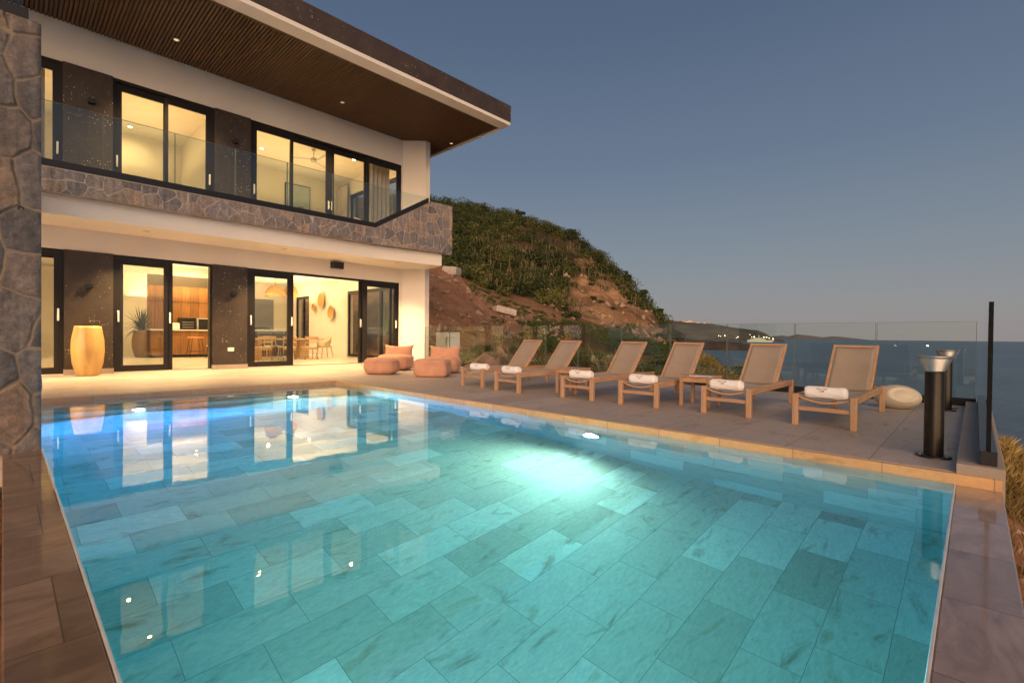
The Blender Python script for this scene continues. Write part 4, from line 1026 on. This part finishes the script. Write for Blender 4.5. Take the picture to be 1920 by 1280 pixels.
# ------------------------------------------------------------------ terrain
SEA=-9.0
def el(r,deg): return .95+r*math.tan(R(deg))
KEY={
 -40:[(0,-2),(60,-3),(400,-12)],
 0:[(0,-2),(14,-.6),(60,-.5),(400,-4)],
 25:[(0,-2),(12,-.6),(25,-.4),(40,3),(70,9),(150,40),(220,42),(400,10)],
 36.8:[(0,-2),(12,-.5),(17,-.4),(22,1.5),(30,el(30,8.2)),(37,4.2),(60,9.5),(105,el(105,12.6)),(150,el(150,15.2)),(200,36),(400,0)],
 39.3:[(0,-2),(12,-.5),(17,-.3),(22,1.2),(30,el(30,7.0)),(37,3.7),(60,9),(105,el(105,12.4)),(148,el(148,14.7)),(200,34),(400,0)],
 42.5:[(0,-2),(12,-.5),(17,-.3),(23,.8),(31,el(31,4.5)),(38,2.9),(60,7.5),(105,el(105,11.8)),(146,el(146,14.2)),(200,30),(400,-4)],
 45:[(0,-2),(12,-.5),(18,-.3),(24,.7),(33,el(33,3.2)),(39,2.2),(60,6.6),(105,el(105,11.4)),(144,el(144,13.9)),(200,26),(400,-6)],
 47.8:[(0,-2),(12.5,-.5),(19,-.3),(26,.6),(35,el(35,2.3)),(41,1.9),(60,6.0),(105,el(105,11)),(142,el(142,13.5)),(200,22),(400,-8)],
 50.7:[(0,-2),(12.5,-.5),(19,-.3),(28,.5),(40,el(40,1.9)),(46,2.1),(62,5.6),(105,el(105,10.2)),(140,el(140,12.4)),(200,16),(400,-9)],
 53.4:[(0,-2),(12.5,-.5),(19,-.35),(30,.4),(44,el(44,1.6)),(50,1.9),(64,5.2),(100,el(100,8.6)),(137,el(137,11.1)),(200,8),(400,-11)],
 56.2:[(0,-2),(12.5,-.5),(19,-.4),(30,.2),(48,el(48,1.2)),(54,1.6),(66,4.8),(95,el(95,6.9)),(134,el(134,9.2)),(190,2),(400,-12)],
 58.0:[(0,-2),(12.5,-.55),(19,-.45),(30,0),(50,el(50,.8)),(56,1.5),(66,4.2),(95,el(95,5.6)),(131,el(131,7.6)),(180,0),(400,-12)],
 59.5:[(0,-2),(12.5,-.55),(19,-.5),(30,-.1),(52,el(52,.5)),(58,1.4),(68,3.8),(95,el(95,4.7)),(129,el(129,6.4)),(170,-3),(400,-12)],
 61.0:[(0,-2),(12.5,-.6),(19,-.55),(30,-.3),(54,el(54,.1)),(60,1.2),(70,3.0),(95,el(95,3.3)),(126,el(126,4.4)),(160,-6),(400,-12)],
 62.5:[(0,-2),(12.5,-.6),(19,-.6),(30,-.5),(56,.6),(64,1.0),(72,2.4),(95,el(95,2.3)),(122,el(122,2.9)),(155,-8),(400,-12)],
 64.0:[(0,-2),(12.5,-.65),(19,-.6),(30,-.7),(58,.2),(75,1.3),(95,el(95,1.0)),(118,el(118,1.4)),(150,-10),(400,-12)],
 65.2:[(0,-2),(12.5,-.65),(19,-.5),(30,-.8),(58,-.2),(80,.5),(116,el(116,.0)),(140,-9),(170,-12),(400,-12)],
 67.2:[(0,-2),(12,-.7),(16,-.3),(21,el(21,-1.9)),(26,-.2),(40,-.9),(60,-.7),(85,-.9),(110,-6),(140,-12),(400,-12)],
 68.8:[(0,-2),(12,-.75),(16,-.4),(20,el(20,-2.6)),(26,-.5),(40,-1.2),(60,-1.0),(75,-3),(100,-12),(400,-12)],
 70.4:[(0,-2),(11.5,-.8),(15,-.55),(18.5,el(18.5,-4.2)),(24,-1.1),(32,-1.6),(46,-2.0),(60,-6),(80,-12),(400,-12)],
 73:[(0,-2),(11.5,-.85),(15,-.85),(19,-1.0),(26,-1.6),(34,-3.2),(45,-7),(60,-12),(400,-12)],
 77:[(0,-2),(11,-.85),(14,-1.0),(18,-1.5),(24,-3),(32,-6),(45,-12),(400,-12)],
 84:[(0,-2),(10.5,-.7),(13,-1.2),(17,-2.4),(23,-5),(33,-12),(400,-12)],
 90:[(0,-2),(7,-.3),(9.5,-.42),(12,-1.3),(16,-3.0),(23,-7),(32,-12),(400,-12)],
 92:[(0,-2),(3,-.75),(5,-.52),(7,-.32),(8.4,-.29),(10,-.75),(13,-2.2),(18,-4.6),(26,-9),(34,-12),(400,-12)],
 94:[(0,-2),(2.5,-.95),(5,-.62),(7,-.45),(8,-.5),(10,-1.2),(13,-2.6),(18,-5),(26,-9),(34,-12),(400,-12)],
 100:[(0,-1.5),(2,-1.1),(5,-.9),(8,-1.3),(12,-2.6),(18,-5.5),(28,-12),(400,-12)],
 125:[(0,-1.5),(2,-1.3),(5,-1.4),(9,-2.6),(16,-6),(26,-12),(400,-12)],
 180:[(0,-1.6),(3,-1.6),(6,-2.4),(12,-5),(24,-12),(400,-12)],
 250:[(0,-1.8),(20,-2.2),(60,-6),(400,-14)],
 320:[(0,-2),(60,-3),(400,-12)],
}
kaz=np.array(sorted(KEY)); 
def zbase(az,r):
    """az in degrees, r metres -> smooth ground height"""
    zz=np.stack([np.interp(r,[p[0] for p in KEY[k]],[p[1] for p in KEY[k]]) for k in kaz])
    i=np.clip(np.searchsorted(kaz,az)-1,0,len(kaz)-2); f=(az-kaz[i])/(kaz[i+1]-kaz[i]); f=np.clip(f,0,1)
    j=np.arange(len(az)); return zz[i,j]*(1-f)+zz[i+1,j]*f
def height(az,r,noise=True):
    z=zbase(az,r); x=r*np.sin(np.radians(az)); y=r*np.cos(np.radians(az))
    if noise:
        k=np.clip((r-20)/60,0,1)
        hill=np.clip((z-1.0)/6,0,1)*np.clip((r-55)/25,0,1)
        z=z+.05*fbm(x*1.1,y*1.1,4,3)*np.clip((r-4)/10,0,1)+k*.22*fbm(x*.35,y*.35,4,5)
        z=z+hill*(1.1*fbm(x*.09,y*.09,5,8)+.45*np.abs(fbm(x*.35,y*.35,4,9)))*np.clip((170-r)/30,.0,1)
        cl=np.clip((az-52)/3,0,1)*np.clip((66-az)/2,0,1)*np.clip((r-56)/10,0,1)*np.clip((128-r)/15,0,1)
        z=z+cl*(1.1*np.abs(fbm(x*.16,y*.16,4,91))-.5*np.abs(fbm(x*.5,y*.5,4,92))+.35*np.sin(z*1.9+2*fbm(x*.1,y*.1,3,93)))
        mound=np.clip(1-np.abs(r-30)/10,0,1)*np.clip((52-az)/8,0,1)*(az>30)
        z=z+mound*(.25*fbm(x*.5,y*.5,5,21)+.12*np.abs(fbm(x*2.2,y*2.2,3,22)))
    fp=(x>-4.2)&(x<10.0)&(y>-.16)&(y<26)
    pl=(x<5.2)&(y<10.2)&(x>-4.2)&(y>-.2)
    z=np.where(fp,np.minimum(z,-.45),z); z=np.where(pl,np.minimum(z,-2.1),z)
    return z
az=np.concatenate([np.arange(-40,30,3.),np.arange(30,36,.5),np.arange(36,72,.14),np.arange(72,100,.3),np.arange(100,321,4.)])
rr=np.concatenate([np.linspace(.3,9,30),np.geomspace(9.3,55,120),np.geomspace(55.8,160,150),np.geomspace(163,420,16)])
A,Rr=np.meshgrid(az,rr); Az=A.ravel(); Rv=Rr.ravel(); Z=height(Az,Rv)
X=Rv*np.sin(np.radians(Az)); Y=Rv*np.cos(np.radians(Az))
na,nr=len(az),len(rr); idx=np.arange(na*nr).reshape(nr,na)
Fq=np.stack([idx[:-1,:-1],idx[1:,:-1],idx[1:,1:],idx[:-1,1:]],-1).reshape(-1,4)
# zone: 0 bare soil, .5 scrub soil, 1 rock
scr=np.clip((Rv-48)/14,0,1)
rockm=np.clip((Az-51)/3,0,1)*np.clip((66.5-Az)/1,0,1)*np.clip((Rv-52)/6,0,1)
frac=np.clip((Z-zbase(Az,np.full_like(Rv,56.)))/np.maximum(zbase(Az,np.full_like(Rv,126.))-zbase(Az,np.full_like(Rv,56.)),1),0,1)
rockz=rockm*np.clip(1.30-frac*(1.15)+.55*fbm(X*.10,Y*.10,4,31),0,1)
near_scrub=np.clip((Az-46)/4,0,1)*np.clip((47-Rv)/4,0,1)
zone=np.clip(.5*np.maximum(scr,near_scrub*.9),0,.5); zone=np.where(rockz>.35,np.clip(.5+.9*(rockz-.35),.5,1),zone)
zone=np.where((Rv<7)&(Az>85),.12,zone)
tag(np_mesh('hillside_ground',np.stack([X,Y,Z],-1),Fq,M['ground'],None,True,{'zone':zone}),kind='structure')
sea=MB(); sea.add([(-45000,-45000,SEA),(45000,-45000,SEA),(45000,45000,SEA),(-45000,45000,SEA)],[(0,1,2,3)]); tag(sea.build('sea',M['sea']),kind='structure')

# ------------------------------------------------------------------ vegetation
def leaves(C,Rad,n,size,seed,flat=.75,up=0.0):
    """leaf quads filling lumpy ellipsoids; C (k,3), Rad (k,), n leaves each -> V,F,per vertex bush index"""
    g=np.random.default_rng(seed); k=len(C); N=k*n; bi=np.repeat(np.arange(k),n)
    d=g.normal(size=(N,3)); d/=np.linalg.norm(d,axis=1,keepdims=True)
    # every bush is a few lobes
    lob=g.normal(size=(k,5,3)); lob/=np.linalg.norm(lob,axis=2,keepdims=True); lob[:,:,2]=np.abs(lob[:,:,2])*.6
    li=g.integers(0,5,N); lc=lob[bi,li]*.52
    rad=.58*(.55+.45*g.random(N)**.5)
    p=lc+d*rad[:,None]; p[:,2]=p[:,2]*flat+.25
    P_=C[bi]+p*Rad[bi][:,None]
    s=(size*(.6+.8*g.random(N)))*np.clip(Rad[bi],.5,2)**.3
    u=g.normal(size=(N,3)); u/=np.linalg.norm(u,axis=1,keepdims=True)
    w=np.cross(u,d+.3*g.normal(size=(N,3))); w/=np.maximum(np.linalg.norm(w,axis=1,keepdims=True),1e-6)
    u*=s[:,None]; w*=(s*.55)[:,None]
    Vv=np.stack([P_-u,P_-w*1.0,P_+u,P_+w],1).reshape(-1,3)
    return Vv,np.arange(N*4).reshape(-1,4),np.repeat(bi,4)
def scatter(n,azr,rr_,ok,seed):
    g=np.random.default_rng(seed); a=g.uniform(*azr,n); r=np.sqrt(g.uniform(rr_[0]**2,rr_[1]**2,n))
    z=height(a,r); x=r*np.sin(np.radians(a)); y=r*np.cos(np.radians(a))
    m=ok(a,r,x,y,z,g.random(n)); return a[m],r[m],x[m],y[m],z[m]
def frac_up(a,r): 
    z0=zbase(a,np.full_like(r,56.)); z1=zbase(a,np.full_like(r,126.)); return np.clip((zbase(a,r)-z0)/np.maximum(z1-z0,.5),0,1)
def okh(a,r,x,y,z,q):
    f=frac_up(a,r); dens=.95-np.clip((a-49)/5,0,1)*np.clip(1.12-f*1.05,0,.93)
    clump=fbm(x*.07,y*.07,4,41)
    
    dens=np.where(a>55.5,np.minimum(dens,.15+1.1*np.clip((f-.55-.05*clump*4)/.35,0,1)),dens)
    return (q<dens)&(q<.66+.8*clump)
a,r,x,y,z=scatter(5200,(30,65.2),(54,156),okh,51)
g=np.random.default_rng(5); Rad=.6+2.6*g.random(len(x))**2.6; Rad=np.where((a>57)&(frac_up(a,r)<.6),Rad*.75,Rad); Rad*=np.clip((66-a)/3,.5,1)
Vv,Ff,bi=leaves(np.stack([x,y,z-.1],-1),Rad,230,.145,6)
tint=np.clip(.36+.40*fbm(x*.12,y*.12,3,61)+.38*g.normal(size=len(x)),0,1)
tag(np_mesh('hillside_scrub',Vv,Ff,M['scrubleaf'],None,False,{'tint':tint[bi]}),kind='stuff')
# pale columnar cacti among the scrub
def okc(a,r,x,y,z,q):
    f=frac_up(a,r); return (q<.25+.75*np.exp(-((f-.32)/.25)**2))&(fbm(x*.06,y*.06,3,71)>-.12)&(a>41)&(f<.72)
a,r,x,y,z=scatter(480,(41,63.5),(56,140),okc,72)
Vc=[];Fc=[];tc=[];o=0; g=np.random.default_rng(8)
for i in range(len(x)):
    for k in range(g.integers(2,6)):
        px,py=x[i]+g.normal()*.5,y[i]+g.normal()*.5; h=g.uniform(.6,1.9); w=.055; lx,ly=g.normal()*.16*h,g.normal()*.16*h
        bs=[(px+w*math.cos(q),py+w*math.sin(q)) for q in (0,1.57,3.14,4.71)]
        Vc+= [(X_,Y_,z[i]-.3) for X_,Y_ in bs]+[(X_+lx,Y_+ly,z[i]+h) for X_,Y_ in bs]
        Fc+= [(o,o+1,o+5,o+4),(o+1,o+2,o+6,o+5),(o+2,o+3,o+7,o+6),(o+3,o,o+4,o+7),(o+4,o+5,o+6,o+7)]; o+=8; tc+=[g.random()]*8
tag(np_mesh('hillside_cacti',Vc,Fc,M['cactus'],None,False,{'tint':tc}),kind='stuff')
# low scrub between the fence and the hill foot
def okn(a,r,x,y,z,q): return (x>10.4)&((fbm(x*.18,y*.18,4,81)>.05)|(q<.10))&~((a<47)&(r<44)&(q<.93))&~((a>66)&(a<71.5)&(r<24))
a,r,x,y,z=scatter(1500,(38,76),(16,52),okn,82)
m=(z>-3.2)&~((a>71)&(r>20))
a,r,x,y,z=a[m],r[m],x[m],y[m],z[m]
g=np.random.default_rng(15); Rad=.22+.5*g.random(len(x))**2
Vv,Ff,bi=leaves(np.stack([x,y,z-.05],-1),Rad,130,.055,16,.6)
tag(np_mesh('ground_scrub',Vv,Ff,M['leaf'],None,False,{'tint':np.clip(.35+.5*g.random(len(x)),0,1)[bi]}),kind='stuff')
def grass(name,n,azr,rr_,ok,h,mat,seed,lean=.35,w=.006):
    a,r,x,y,z=scatter(n,azr,rr_,ok,seed); g=np.random.default_rng(seed+1); k=len(x)
    hh=h*(.5+g.random(k)*.8); th=g.uniform(0,6.283,k); ln=lean*hh*(.3+g.random(k)); wd=w*(.7+.6*g.random(k))*(1+r/14)
    px,py=np.cos(th),np.sin(th); t2=th+g.normal(size=k)*.5+1.2
    V0=np.stack([x-px*wd,y-py*wd,z-.02],-1);V1=np.stack([x+px*wd,y+py*wd,z-.02],-1)
    V3=np.stack([x+np.cos(t2)*ln,y+np.sin(t2)*ln,z+hh],-1); 
    mid=np.stack([x+np.cos(t2)*ln*.35,y+np.sin(t2)*ln*.35,z+hh*.55],-1); off=np.stack([px*wd*.8,py*wd*.8,0*wd],-1)
    Vv=np.stack([V0,V1,mid+off,V3,mid-off],1).reshape(-1,3); Fq=np.arange(k)[:,None]*5+np.array([0,1,2,3,4]); 
    ti=np.clip(.5+.45*fbm(x*.8,y*.8,3,seed+2)+.3*g.normal(size=k),0,1)
    tag(np_mesh(name,Vv,Fq,mat,None,False,{'tint':np.repeat(ti,5)}),kind='stuff')
grass('dry_grass',130000,(89.5,108),(4.6,15),lambda a,r,x,y,z,q:(y<-.20)&((x>5.6)|(q<.12))&(q<.9),.11,M['drygrass'],101,.8,.0018)
grass('golden_grass',26000,(64.5,71.8),(12.6,27),lambda a,r,x,y,z,q:(x>10.2)&(np.abs(a-(66.2+.27*(27-r)))<2.2+q),.22,M['drygrass'],111,.6)
grass('green_grass',42000,(44,82),(10.4,28),lambda a,r,x,y,z,q:(x>10.2)&~((a<50)&(q<.8))&(fbm(x*.4,y*.4,3,121)>-.25),.26,M['greengrass'],122,.5)
def shrub(loc,rad,label,seed,cat='shrub',flat=.8,n=1500,size=.05,mat='leaf',tint=(.2,.7),name='shrub',group='shrubs behind the glass fence',stem=True):
    t=thing(name,label,cat,loc,0,group); g=np.random.default_rng(seed); r_=random.Random(seed)
    k=7; C=np.stack([g.normal(size=k)*rad*.42,g.normal(size=k)*rad*.42,rad*(.18+.45*g.random(k))],-1)
    Vv,Ff,bi=leaves(C,np.full(k,rad*.62),n//k,size,seed,flat)
    np_mesh('foliage',Vv,Ff,M[mat],t,False,{'tint':(tint[0]+(tint[1]-tint[0])*g.random(k))[bi]})
    if stem:
        b=MB()
        for i in range(5):
            c=C[i]; b.tube([(c[0]*.15,c[1]*.15,-.15),(c[0]*.5,c[1]*.5,c[2]*.5),tuple(c)],[.03*rad+.008,.02*rad+.005,.008],6)
        b.build('stems',M['bark'],t)
    return t
def gpt(azd,r,dz=0):
    z=height(np.array([float(azd)]),np.array([float(r)]))[0]; return (r*math.sin(R(azd)),r*math.cos(R(azd)),z+dz)
shrub(gpt(41.3,17.5),.62,'dark green bush at the foot of the earth mound',201,tint=(.1,.5))
shrub(gpt(43.0,19.5),.45,'smaller dark bush right of the bush below the mound',202,tint=(.0,.35))
shrub(gpt(46.6,20.5),.5,'low green bush beside the earth track',203,tint=(.3,.7))
shrub(gpt(49.5,22),1.0,'broad green bush above the second lounger',204,tint=(.25,.65),n=2200)
shrub(gpt(54.5,17),.75,'leafy bush behind the cactus clump',205,tint=(.2,.6))
shrub(gpt(60.5,16.5),.62,'bright green bush between the third and fourth loungers',206,tint=(.3,.9))
shrub(gpt(64.3,23),.8,'dark bush on the slope under the hill toe',207,tint=(.1,.5))
shrub(gpt(70.9,26),.95,'rounded shrub above the golden grass hump',208,tint=(.25,.8))
shrub(gpt(72.4,21),.62,'dark shrub standing against the sea beside the fifth lounger',209,tint=(.1,.6))
shrub(gpt(75.0,15.5),.48,'leafy shrub between the last two loungers',210,tint=(.2,.75))
shrub(gpt(77.6,14.5),.36,'small shrub left of the last lounger back',211,tint=(.2,.7))
shrub(gpt(73.4,16.5),.42,'low shrub in front of the sea view',212,tint=(.3,.8))
t0='crown on the hill edge'
for k,(az_,r_,rad,l) in enumerate(((61.2,125,1.9,'lone round tree standing out on the hill edge'),(63.3,119,1.3,'small pointed tree low on the hill edge'),(58.7,123,1.3,'tree crown halfway down the hill skyline'),(59.4,116,1.6,'dark tree on the ochre cliff face'),(56.6,96,1.8,'dark tree above the rusty rock band'),(47.0,141,1.5,'tree crown poking from the middle of the hill skyline'))):
    p=gpt(az_,r_); t=thing('hill_tree',l,'tree',p,0,'trees on the hill'); g=np.random.default_rng(300+k)
    C=np.stack([g.normal(size=6)*rad*.4,g.normal(size=6)*rad*.4,rad*(.8+.7*g.random(6))],-1)
    Vv,Ff,bi=leaves(C,np.full(6,rad*.6),160,.20,310+k,.8); np_mesh('crown',Vv,Ff,M['scrubleaf'],t,False,{'tint':(.1+.35*g.random(6))[bi]})
    MB().tube([(0,0,-.5),(.1,0,rad*.6),(0,.1,rad*1.2)],[.16,.12,.05],8).build('trunk',M['bark'],t)
# columnar cactus clump behind the second and third lounger
t=thing('columnar_cactus','clump of tall thin columnar cactus stems fanning out behind the glass fence','cactus',gpt(58.2,13.6))
g=random.Random(77)
for k in range(17):
    a=g.uniform(-1,1); x0=g.uniform(-.35,.35); h=g.uniform(.75,1.5)
    dxx=a*.42*h; ux,uy=math.cos(R(58.2)),-math.sin(R(58.2))
    pts=[((x0*.5+dxx*s**1.3)*ux+g.uniform(-.02,.02),(x0*.5+dxx*s**1.3)*uy+.3*g.uniform(-.1,.1),-.15+h*s) for s in (0,.25,.5,.75,1)]
    cobj=MB().tube(pts,[.028,.034,.034,.032,.014],8); c_=cobj.build('cactus_stem',M['cactus'],t)
    at=c_.data.attributes.new('tint','FLOAT','POINT'); at.data.foreach_set('value',[g.random()*.0+k/17]*len(c_.data.vertices))
# rocks, blocks, rubble
def rock(name,loc,s,label,cat,mat,seed,rz=0,box=False,group=None):
    r=np.random.default_rng(seed); b=MB()
    if box:
        b.box((-s[0],-s[1],-s[2]),(s[0],s[1],s[2])); o=b.build(name,mat,None,.08,2)
    else:
        ph=r.uniform(0,6,6)
        b.sphere((0,0,0),s,18,12,lambda d:1+.16*math.sin(3*d.x+ph[0])+.13*math.sin(4*d.y+ph[1])+.12*math.sin(5*d.z+ph[2])+.05*math.sin(9*d.x+7*d.y+ph[3]),smooth=False); o=b.build(name,mat)
    o.location=loc; o.rotation_euler=(r.uniform(-.2,.2),r.uniform(-.25,.25),rz); return tag(o,label,cat,group)
rock('stone_block',gpt(39.2,30,-.25),(.6,.45,.26),'pale squared stone block on top of the earth mound','stone block',M['concrete'],401,.6,True)
rock('stone_block',gpt(45.3,31.5,.15),(.75,.5,.22),'pale flat stone slab lying on the slope below the mound','stone block',M['concrete'],402,-.3,True)
M['rubble']=simple('brown_rubble',(.15,.10,.075),.95,0,3,.4,.9)
rock('boulder',gpt(43.8,14.2,.20),(.95,.6,.62),'big rough brown boulder behind the first lounger','boulder',M['rubble'],403)
rock('boulder',gpt(46.2,14.6,.12),(.7,.5,.5),'smaller brown boulder right of the big one','boulder',M['rubble'],404)
V_=[];F_=[];o=0; g=np.random.default_rng(9)
ra=np.concatenate([g.uniform(36,52,900),g.uniform(91.5,100,300),g.uniform(50,64,300)]); rb=np.concatenate([g.uniform(17,42,900),g.uniform(2.6,6.5,300),g.uniform(54,90,300)])
rs=np.concatenate([.035+.22*g.random(900)**3,.015+.05*g.random(300)**3,.12+.45*g.random(300)**3]); rz_=height(ra,rb)
for i in range(1500):
    a_,s=ra[i],rs[i]; p=(rb[i]*math.sin(R(a_)),rb[i]*math.cos(R(a_)),rz_[i])
    if p[1]>-.25 and a_>90: continue
    q=g.normal(size=(6,3))*.25+np.array([[1,0,0],[-1,0,0],[0,1,0],[0,-1,0],[0,0,.8],[0,0,-.8]]); q*=s
    V_+= [(p[0]+v[0],p[1]+v[1],p[2]+v[2]+s*.3) for v in q]
    F_+= [(o+a,o+b_,o+c) for a,b_,c in ((0,2,4),(2,1,4),(1,3,4),(3,0,4),(2,0,5),(1,2,5),(3,1,5),(0,3,5))]; o+=6
M['scree']=simple('scree_stone',(.30,.215,.155),.95,0,.8,.5)
tag(np_mesh('rubble',V_,F_,M['scree']),kind='stuff')
t=thing('utility_cabinet','white utility cabinet with a pipe beyond the fence at the house corner','utility cabinet',(11.75,14.75,-.35))
MB().box((-.25,-.57,.0),(.25,.27,1.42)).build('cabinet_body',M['whitebox'],t,.01); 
b=MB()
for k in range(14): b.box((-.262,-.5,.25+k*.06),(-.251,.25,.28+k*.06))
b.build('grille',M['handle'],t)
MB().tube([(-.30,.42-.85,.2),(-.30,.42-.85,1.2),(-.30,.3-.85,1.28),(-.2,.0-.85,1.28)],.025,8).build('pipe',M['handle'],t)
t=thing('timber_shed','low brown timber hut with a flat roof behind the white cabinet','shed',(14.2,18.2,-.4))
MB().box((-1.3,-1.2,0),(1.3,1.2,1.45)).build('board_walls',M['wood_dark'],t); MB().box((-1.5,-1.4,1.45),(1.5,1.4,1.58)).build('roof',M['wood_dark'],t)
# low platform below the overflow edge
MB().box((1.2,-1.9,-1.35),(4.1,-.35,-1.02)).build('lower_ledge',M['coping'])['kind']='structure'

# ------------------------------------------------------------------ far coast
def far_mat(name,c1,c2,sc):
    t=NT(name); v=t.coord(); col=t.ramp(t.noise(v,sc,8,.7),[(.3,c1),(.7,c2)]); t.bsdf(col,.95,spec=.05); return t.m
M['headland']=far_mat('headland_slopes',(.07,.072,.055),(.17,.15,.115),.012)
M['island']=far_mat('island_slopes',(.12,.11,.115),(.16,.145,.15),.001)
M['shore']=far_mat('shore_rocks',(.05,.036,.028),(.17,.12,.085),.06)
def ridge(name,pts,r0,r1,mat,na,seed,amp,jag):
    """a ridge of hills: pts (azimuth, elevation of its skyline seen from the terrace)"""
    a=np.linspace(pts[0][0],pts[-1][0],na); e=np.interp(a,[p[0] for p in pts],[p[1] for p in pts]); nr_=14
    rows=[]; 
    for j in range(nr_):
        s=j/(nr_-1); r=r0+(r1-r0)*s; top=.95+r0*1.0*0+(r0+(r1-r0)*.5)*np.tan(np.radians(e))
        prof=math.sin(math.pi*min(s*1.0,1))**.7
        xx=r*np.sin(np.radians(a)); yy=r*np.cos(np.radians(a))
        z=SEA-2+(top-SEA+2)*prof*(1+amp*fbm(xx*jag,yy*jag,5,seed)*(1 if 0<s<1 else 0)*(.4 if abs(s-.5)<.1 else 1))
        rows.append(np.stack([xx,yy,z],-1))
    Vv=np.concatenate(rows); ii=np.arange(na*nr_).reshape(nr_,na)
    Fq=np.stack([ii[:-1,:-1],ii[1:,:-1],ii[1:,1:],ii[:-1,1:]],-1).reshape(-1,4)
    return tag(np_mesh(name,Vv,Fq,mat,None,True),kind='structure')
ridge('headland_hills',[(58,1.6),(62,1.75),(64.6,1.85),(66.2,1.72),(68,1.55),(69,1.5),(71,1.15),(72.5,.95),(73.2,.85),(73.9,.55),(74.5,.12),(75.6,-.1)],1750,2700,M['headland'],260,501,.12,.008)
ridge('shore_hills',[(60,-.2),(64,-.1),(66.5,-.25),(68.5,-.3),(70.3,-.35),(71.5,-.42),(72.4,-.62),(73.0,-.78),(73.4,-.95)],430,620,M['shore'],220,502,.22,.06)
ridge('far_islands',[(73,.1),(74.5,.22),(75.4,.36),(76,.28),(76.8,.50),(77.4,.42),(78,.36),(79,.22),(79.8,.34),(80.6,.28),(81.6,.14),(82.8,-.02)],13000,16000,M['island'],160,503,.15,.0008)
def far(azd,r,e): return (r*math.sin(R(azd)),r*math.cos(R(azd)),.95+r*math.tan(R(e)))
g=random.Random(12)
hs=[(65.25,1.86),(65.75,1.93),(66.05,1.84),(66.4,1.83),(66.75,1.74),(67.15,1.70),(67.6,1.64),(67.95,1.60),(68.3,1.58),(65.9,1.45),(66.0,1.66),(68.15,1.50)]
hl=['leftmost white house on the far headland ridge','largest white house on the far headland ridge','white house right of the largest ridge house','white house fourth along the headland ridge','white house fifth along the headland ridge','white house sixth along the headland ridge','long white house in the middle of the headland ridge','white house just left of the ridge dip','last white house on the right of the headland ridge','lone white house lower on the headland slope','small white house under the largest ridge house','small white house below the last ridge houses']
for (a_,e_),l in zip(hs,hl):
    p=far(a_,2180,e_); t=thing('hilltop_house',l,'house',(p[0],p[1],p[2]-12),R(-a_),'white houses on the far headland')
    w=g.uniform(8,16); h=g.uniform(9,15)
    MB().box((-w,-7,0),(w,7,h)).build('wall',M['pale_house'],t); MB().box((-w-.6,-7.6,h),(w+.6,7.6,h+1.6)).build('roof',M['redroof'],t)
    MB().box((-w*.7,-7.3,h*.35),(-w*.1,-7.02,h*.7)).build('window',M['deckglow'],t)
hl=[(70.0,.30,1),(69.4,.28,.7),(71.3,.17,.8),(72.62,.16,.6),(72.85,.2,1.1),(73.75,.17,1),(74.0,.17,1),(74.25,.08,.7),(74.6,.0,1.2),(72.45,.42,.5),(71.15,.05,.5),(69.6,.24,.5)]
ln=['first harbour lamp near the bright quarry slope','dimmer lamp left of the quarry slope','harbour lamp left of the lit yacht','small harbour lamp just before the yacht','bright harbour lamp at the bow side of the yacht','bright harbour lamp right of the yacht','second bright lamp right of the yacht','low lamp near the headland tip','bright lamp at the tip of the headland','small lamp high on the headland slope','low lamp at the water left of the yacht','tiny lamp on the quarry slope']
for (a_,e_,s_),l in zip(hl,ln):
    p=far(a_,1650,e_); t=thing('harbour_lamp',l,'lamp',p,0,'harbour lamps along the far headland')
    MB().sphere((0,0,0),1.3*s_,10,6).build('globe',M['town'],t); MB().tube([(0,0,-14),(0,0,-2.2*s_)],.25,6).build('pole',M['black'],t)
# pale quarry slope on the headland
p0=far(67.4,1640,.28)
t=thing('yacht','lit white yacht moored by the headland tip','yacht',(far(73.3,1600,0)[0],far(73.3,1600,0)[1],SEA),R(-73.3))
MB().add([(-30,-4,0),(26,-4,0),(34,0,0),(26,4,0),(-30,4,0),(-32,-5,6),(28,-5,6),(40,0,7),(28,5,6),(-32,5,6)],[(4,3,2,1,0),(5,6,7,8,9),(0,1,6,5),(1,2,7,6),(2,3,8,7),(3,4,9,8),(4,0,5,9)]).build('hull',M['deckglow'],t)  # hull, decks and mast glow by themselves to look lamplit
MB().box((-24,-4,6),(18,4,9.5)).build('main_deck',M['deckglow'],t); MB().box((-14,-3.5,9.5),(9,3.5,12.5)).build('upper_deck',M['deckglow'],t); MB().box((-1.0,-.6,12.5),(1.0,.6,20)).build('mast',M['deckglow'],t)
for a_,e_,l in ((86.9,-.55,'lit boat on the open sea right of the last lounger'),(84.6,-.55,'faint boat on the sea behind the last lounger')):
    d=9.95/math.tan(R(.55)); p=far(a_,d,0); t=thing('boat',l,'boat',(p[0],p[1],SEA),R(30),'small boats on the open sea')
    MB().add([(-3,-.9,0),(2,-.9,0),(3.6,0,.2),(2,.9,0),(-3,.9,0),(-3.1,-1.1,.9),(2.2,-1.1,1),(4.2,0,1.2),(2.2,1.1,1),(-3.1,1.1,.9)],[(4,3,2,1,0),(5,6,7,8,9),(0,1,6,5),(1,2,7,6),(2,3,8,7),(3,4,9,8),(4,0,5,9)]).build('hull',M['whitebox'],t)
    MB().box((-1.2,-.7,.95),(1.0,.7,2.2)).build('cabin',M['town' if '86' in str(a_) else 'deckglow'],t)
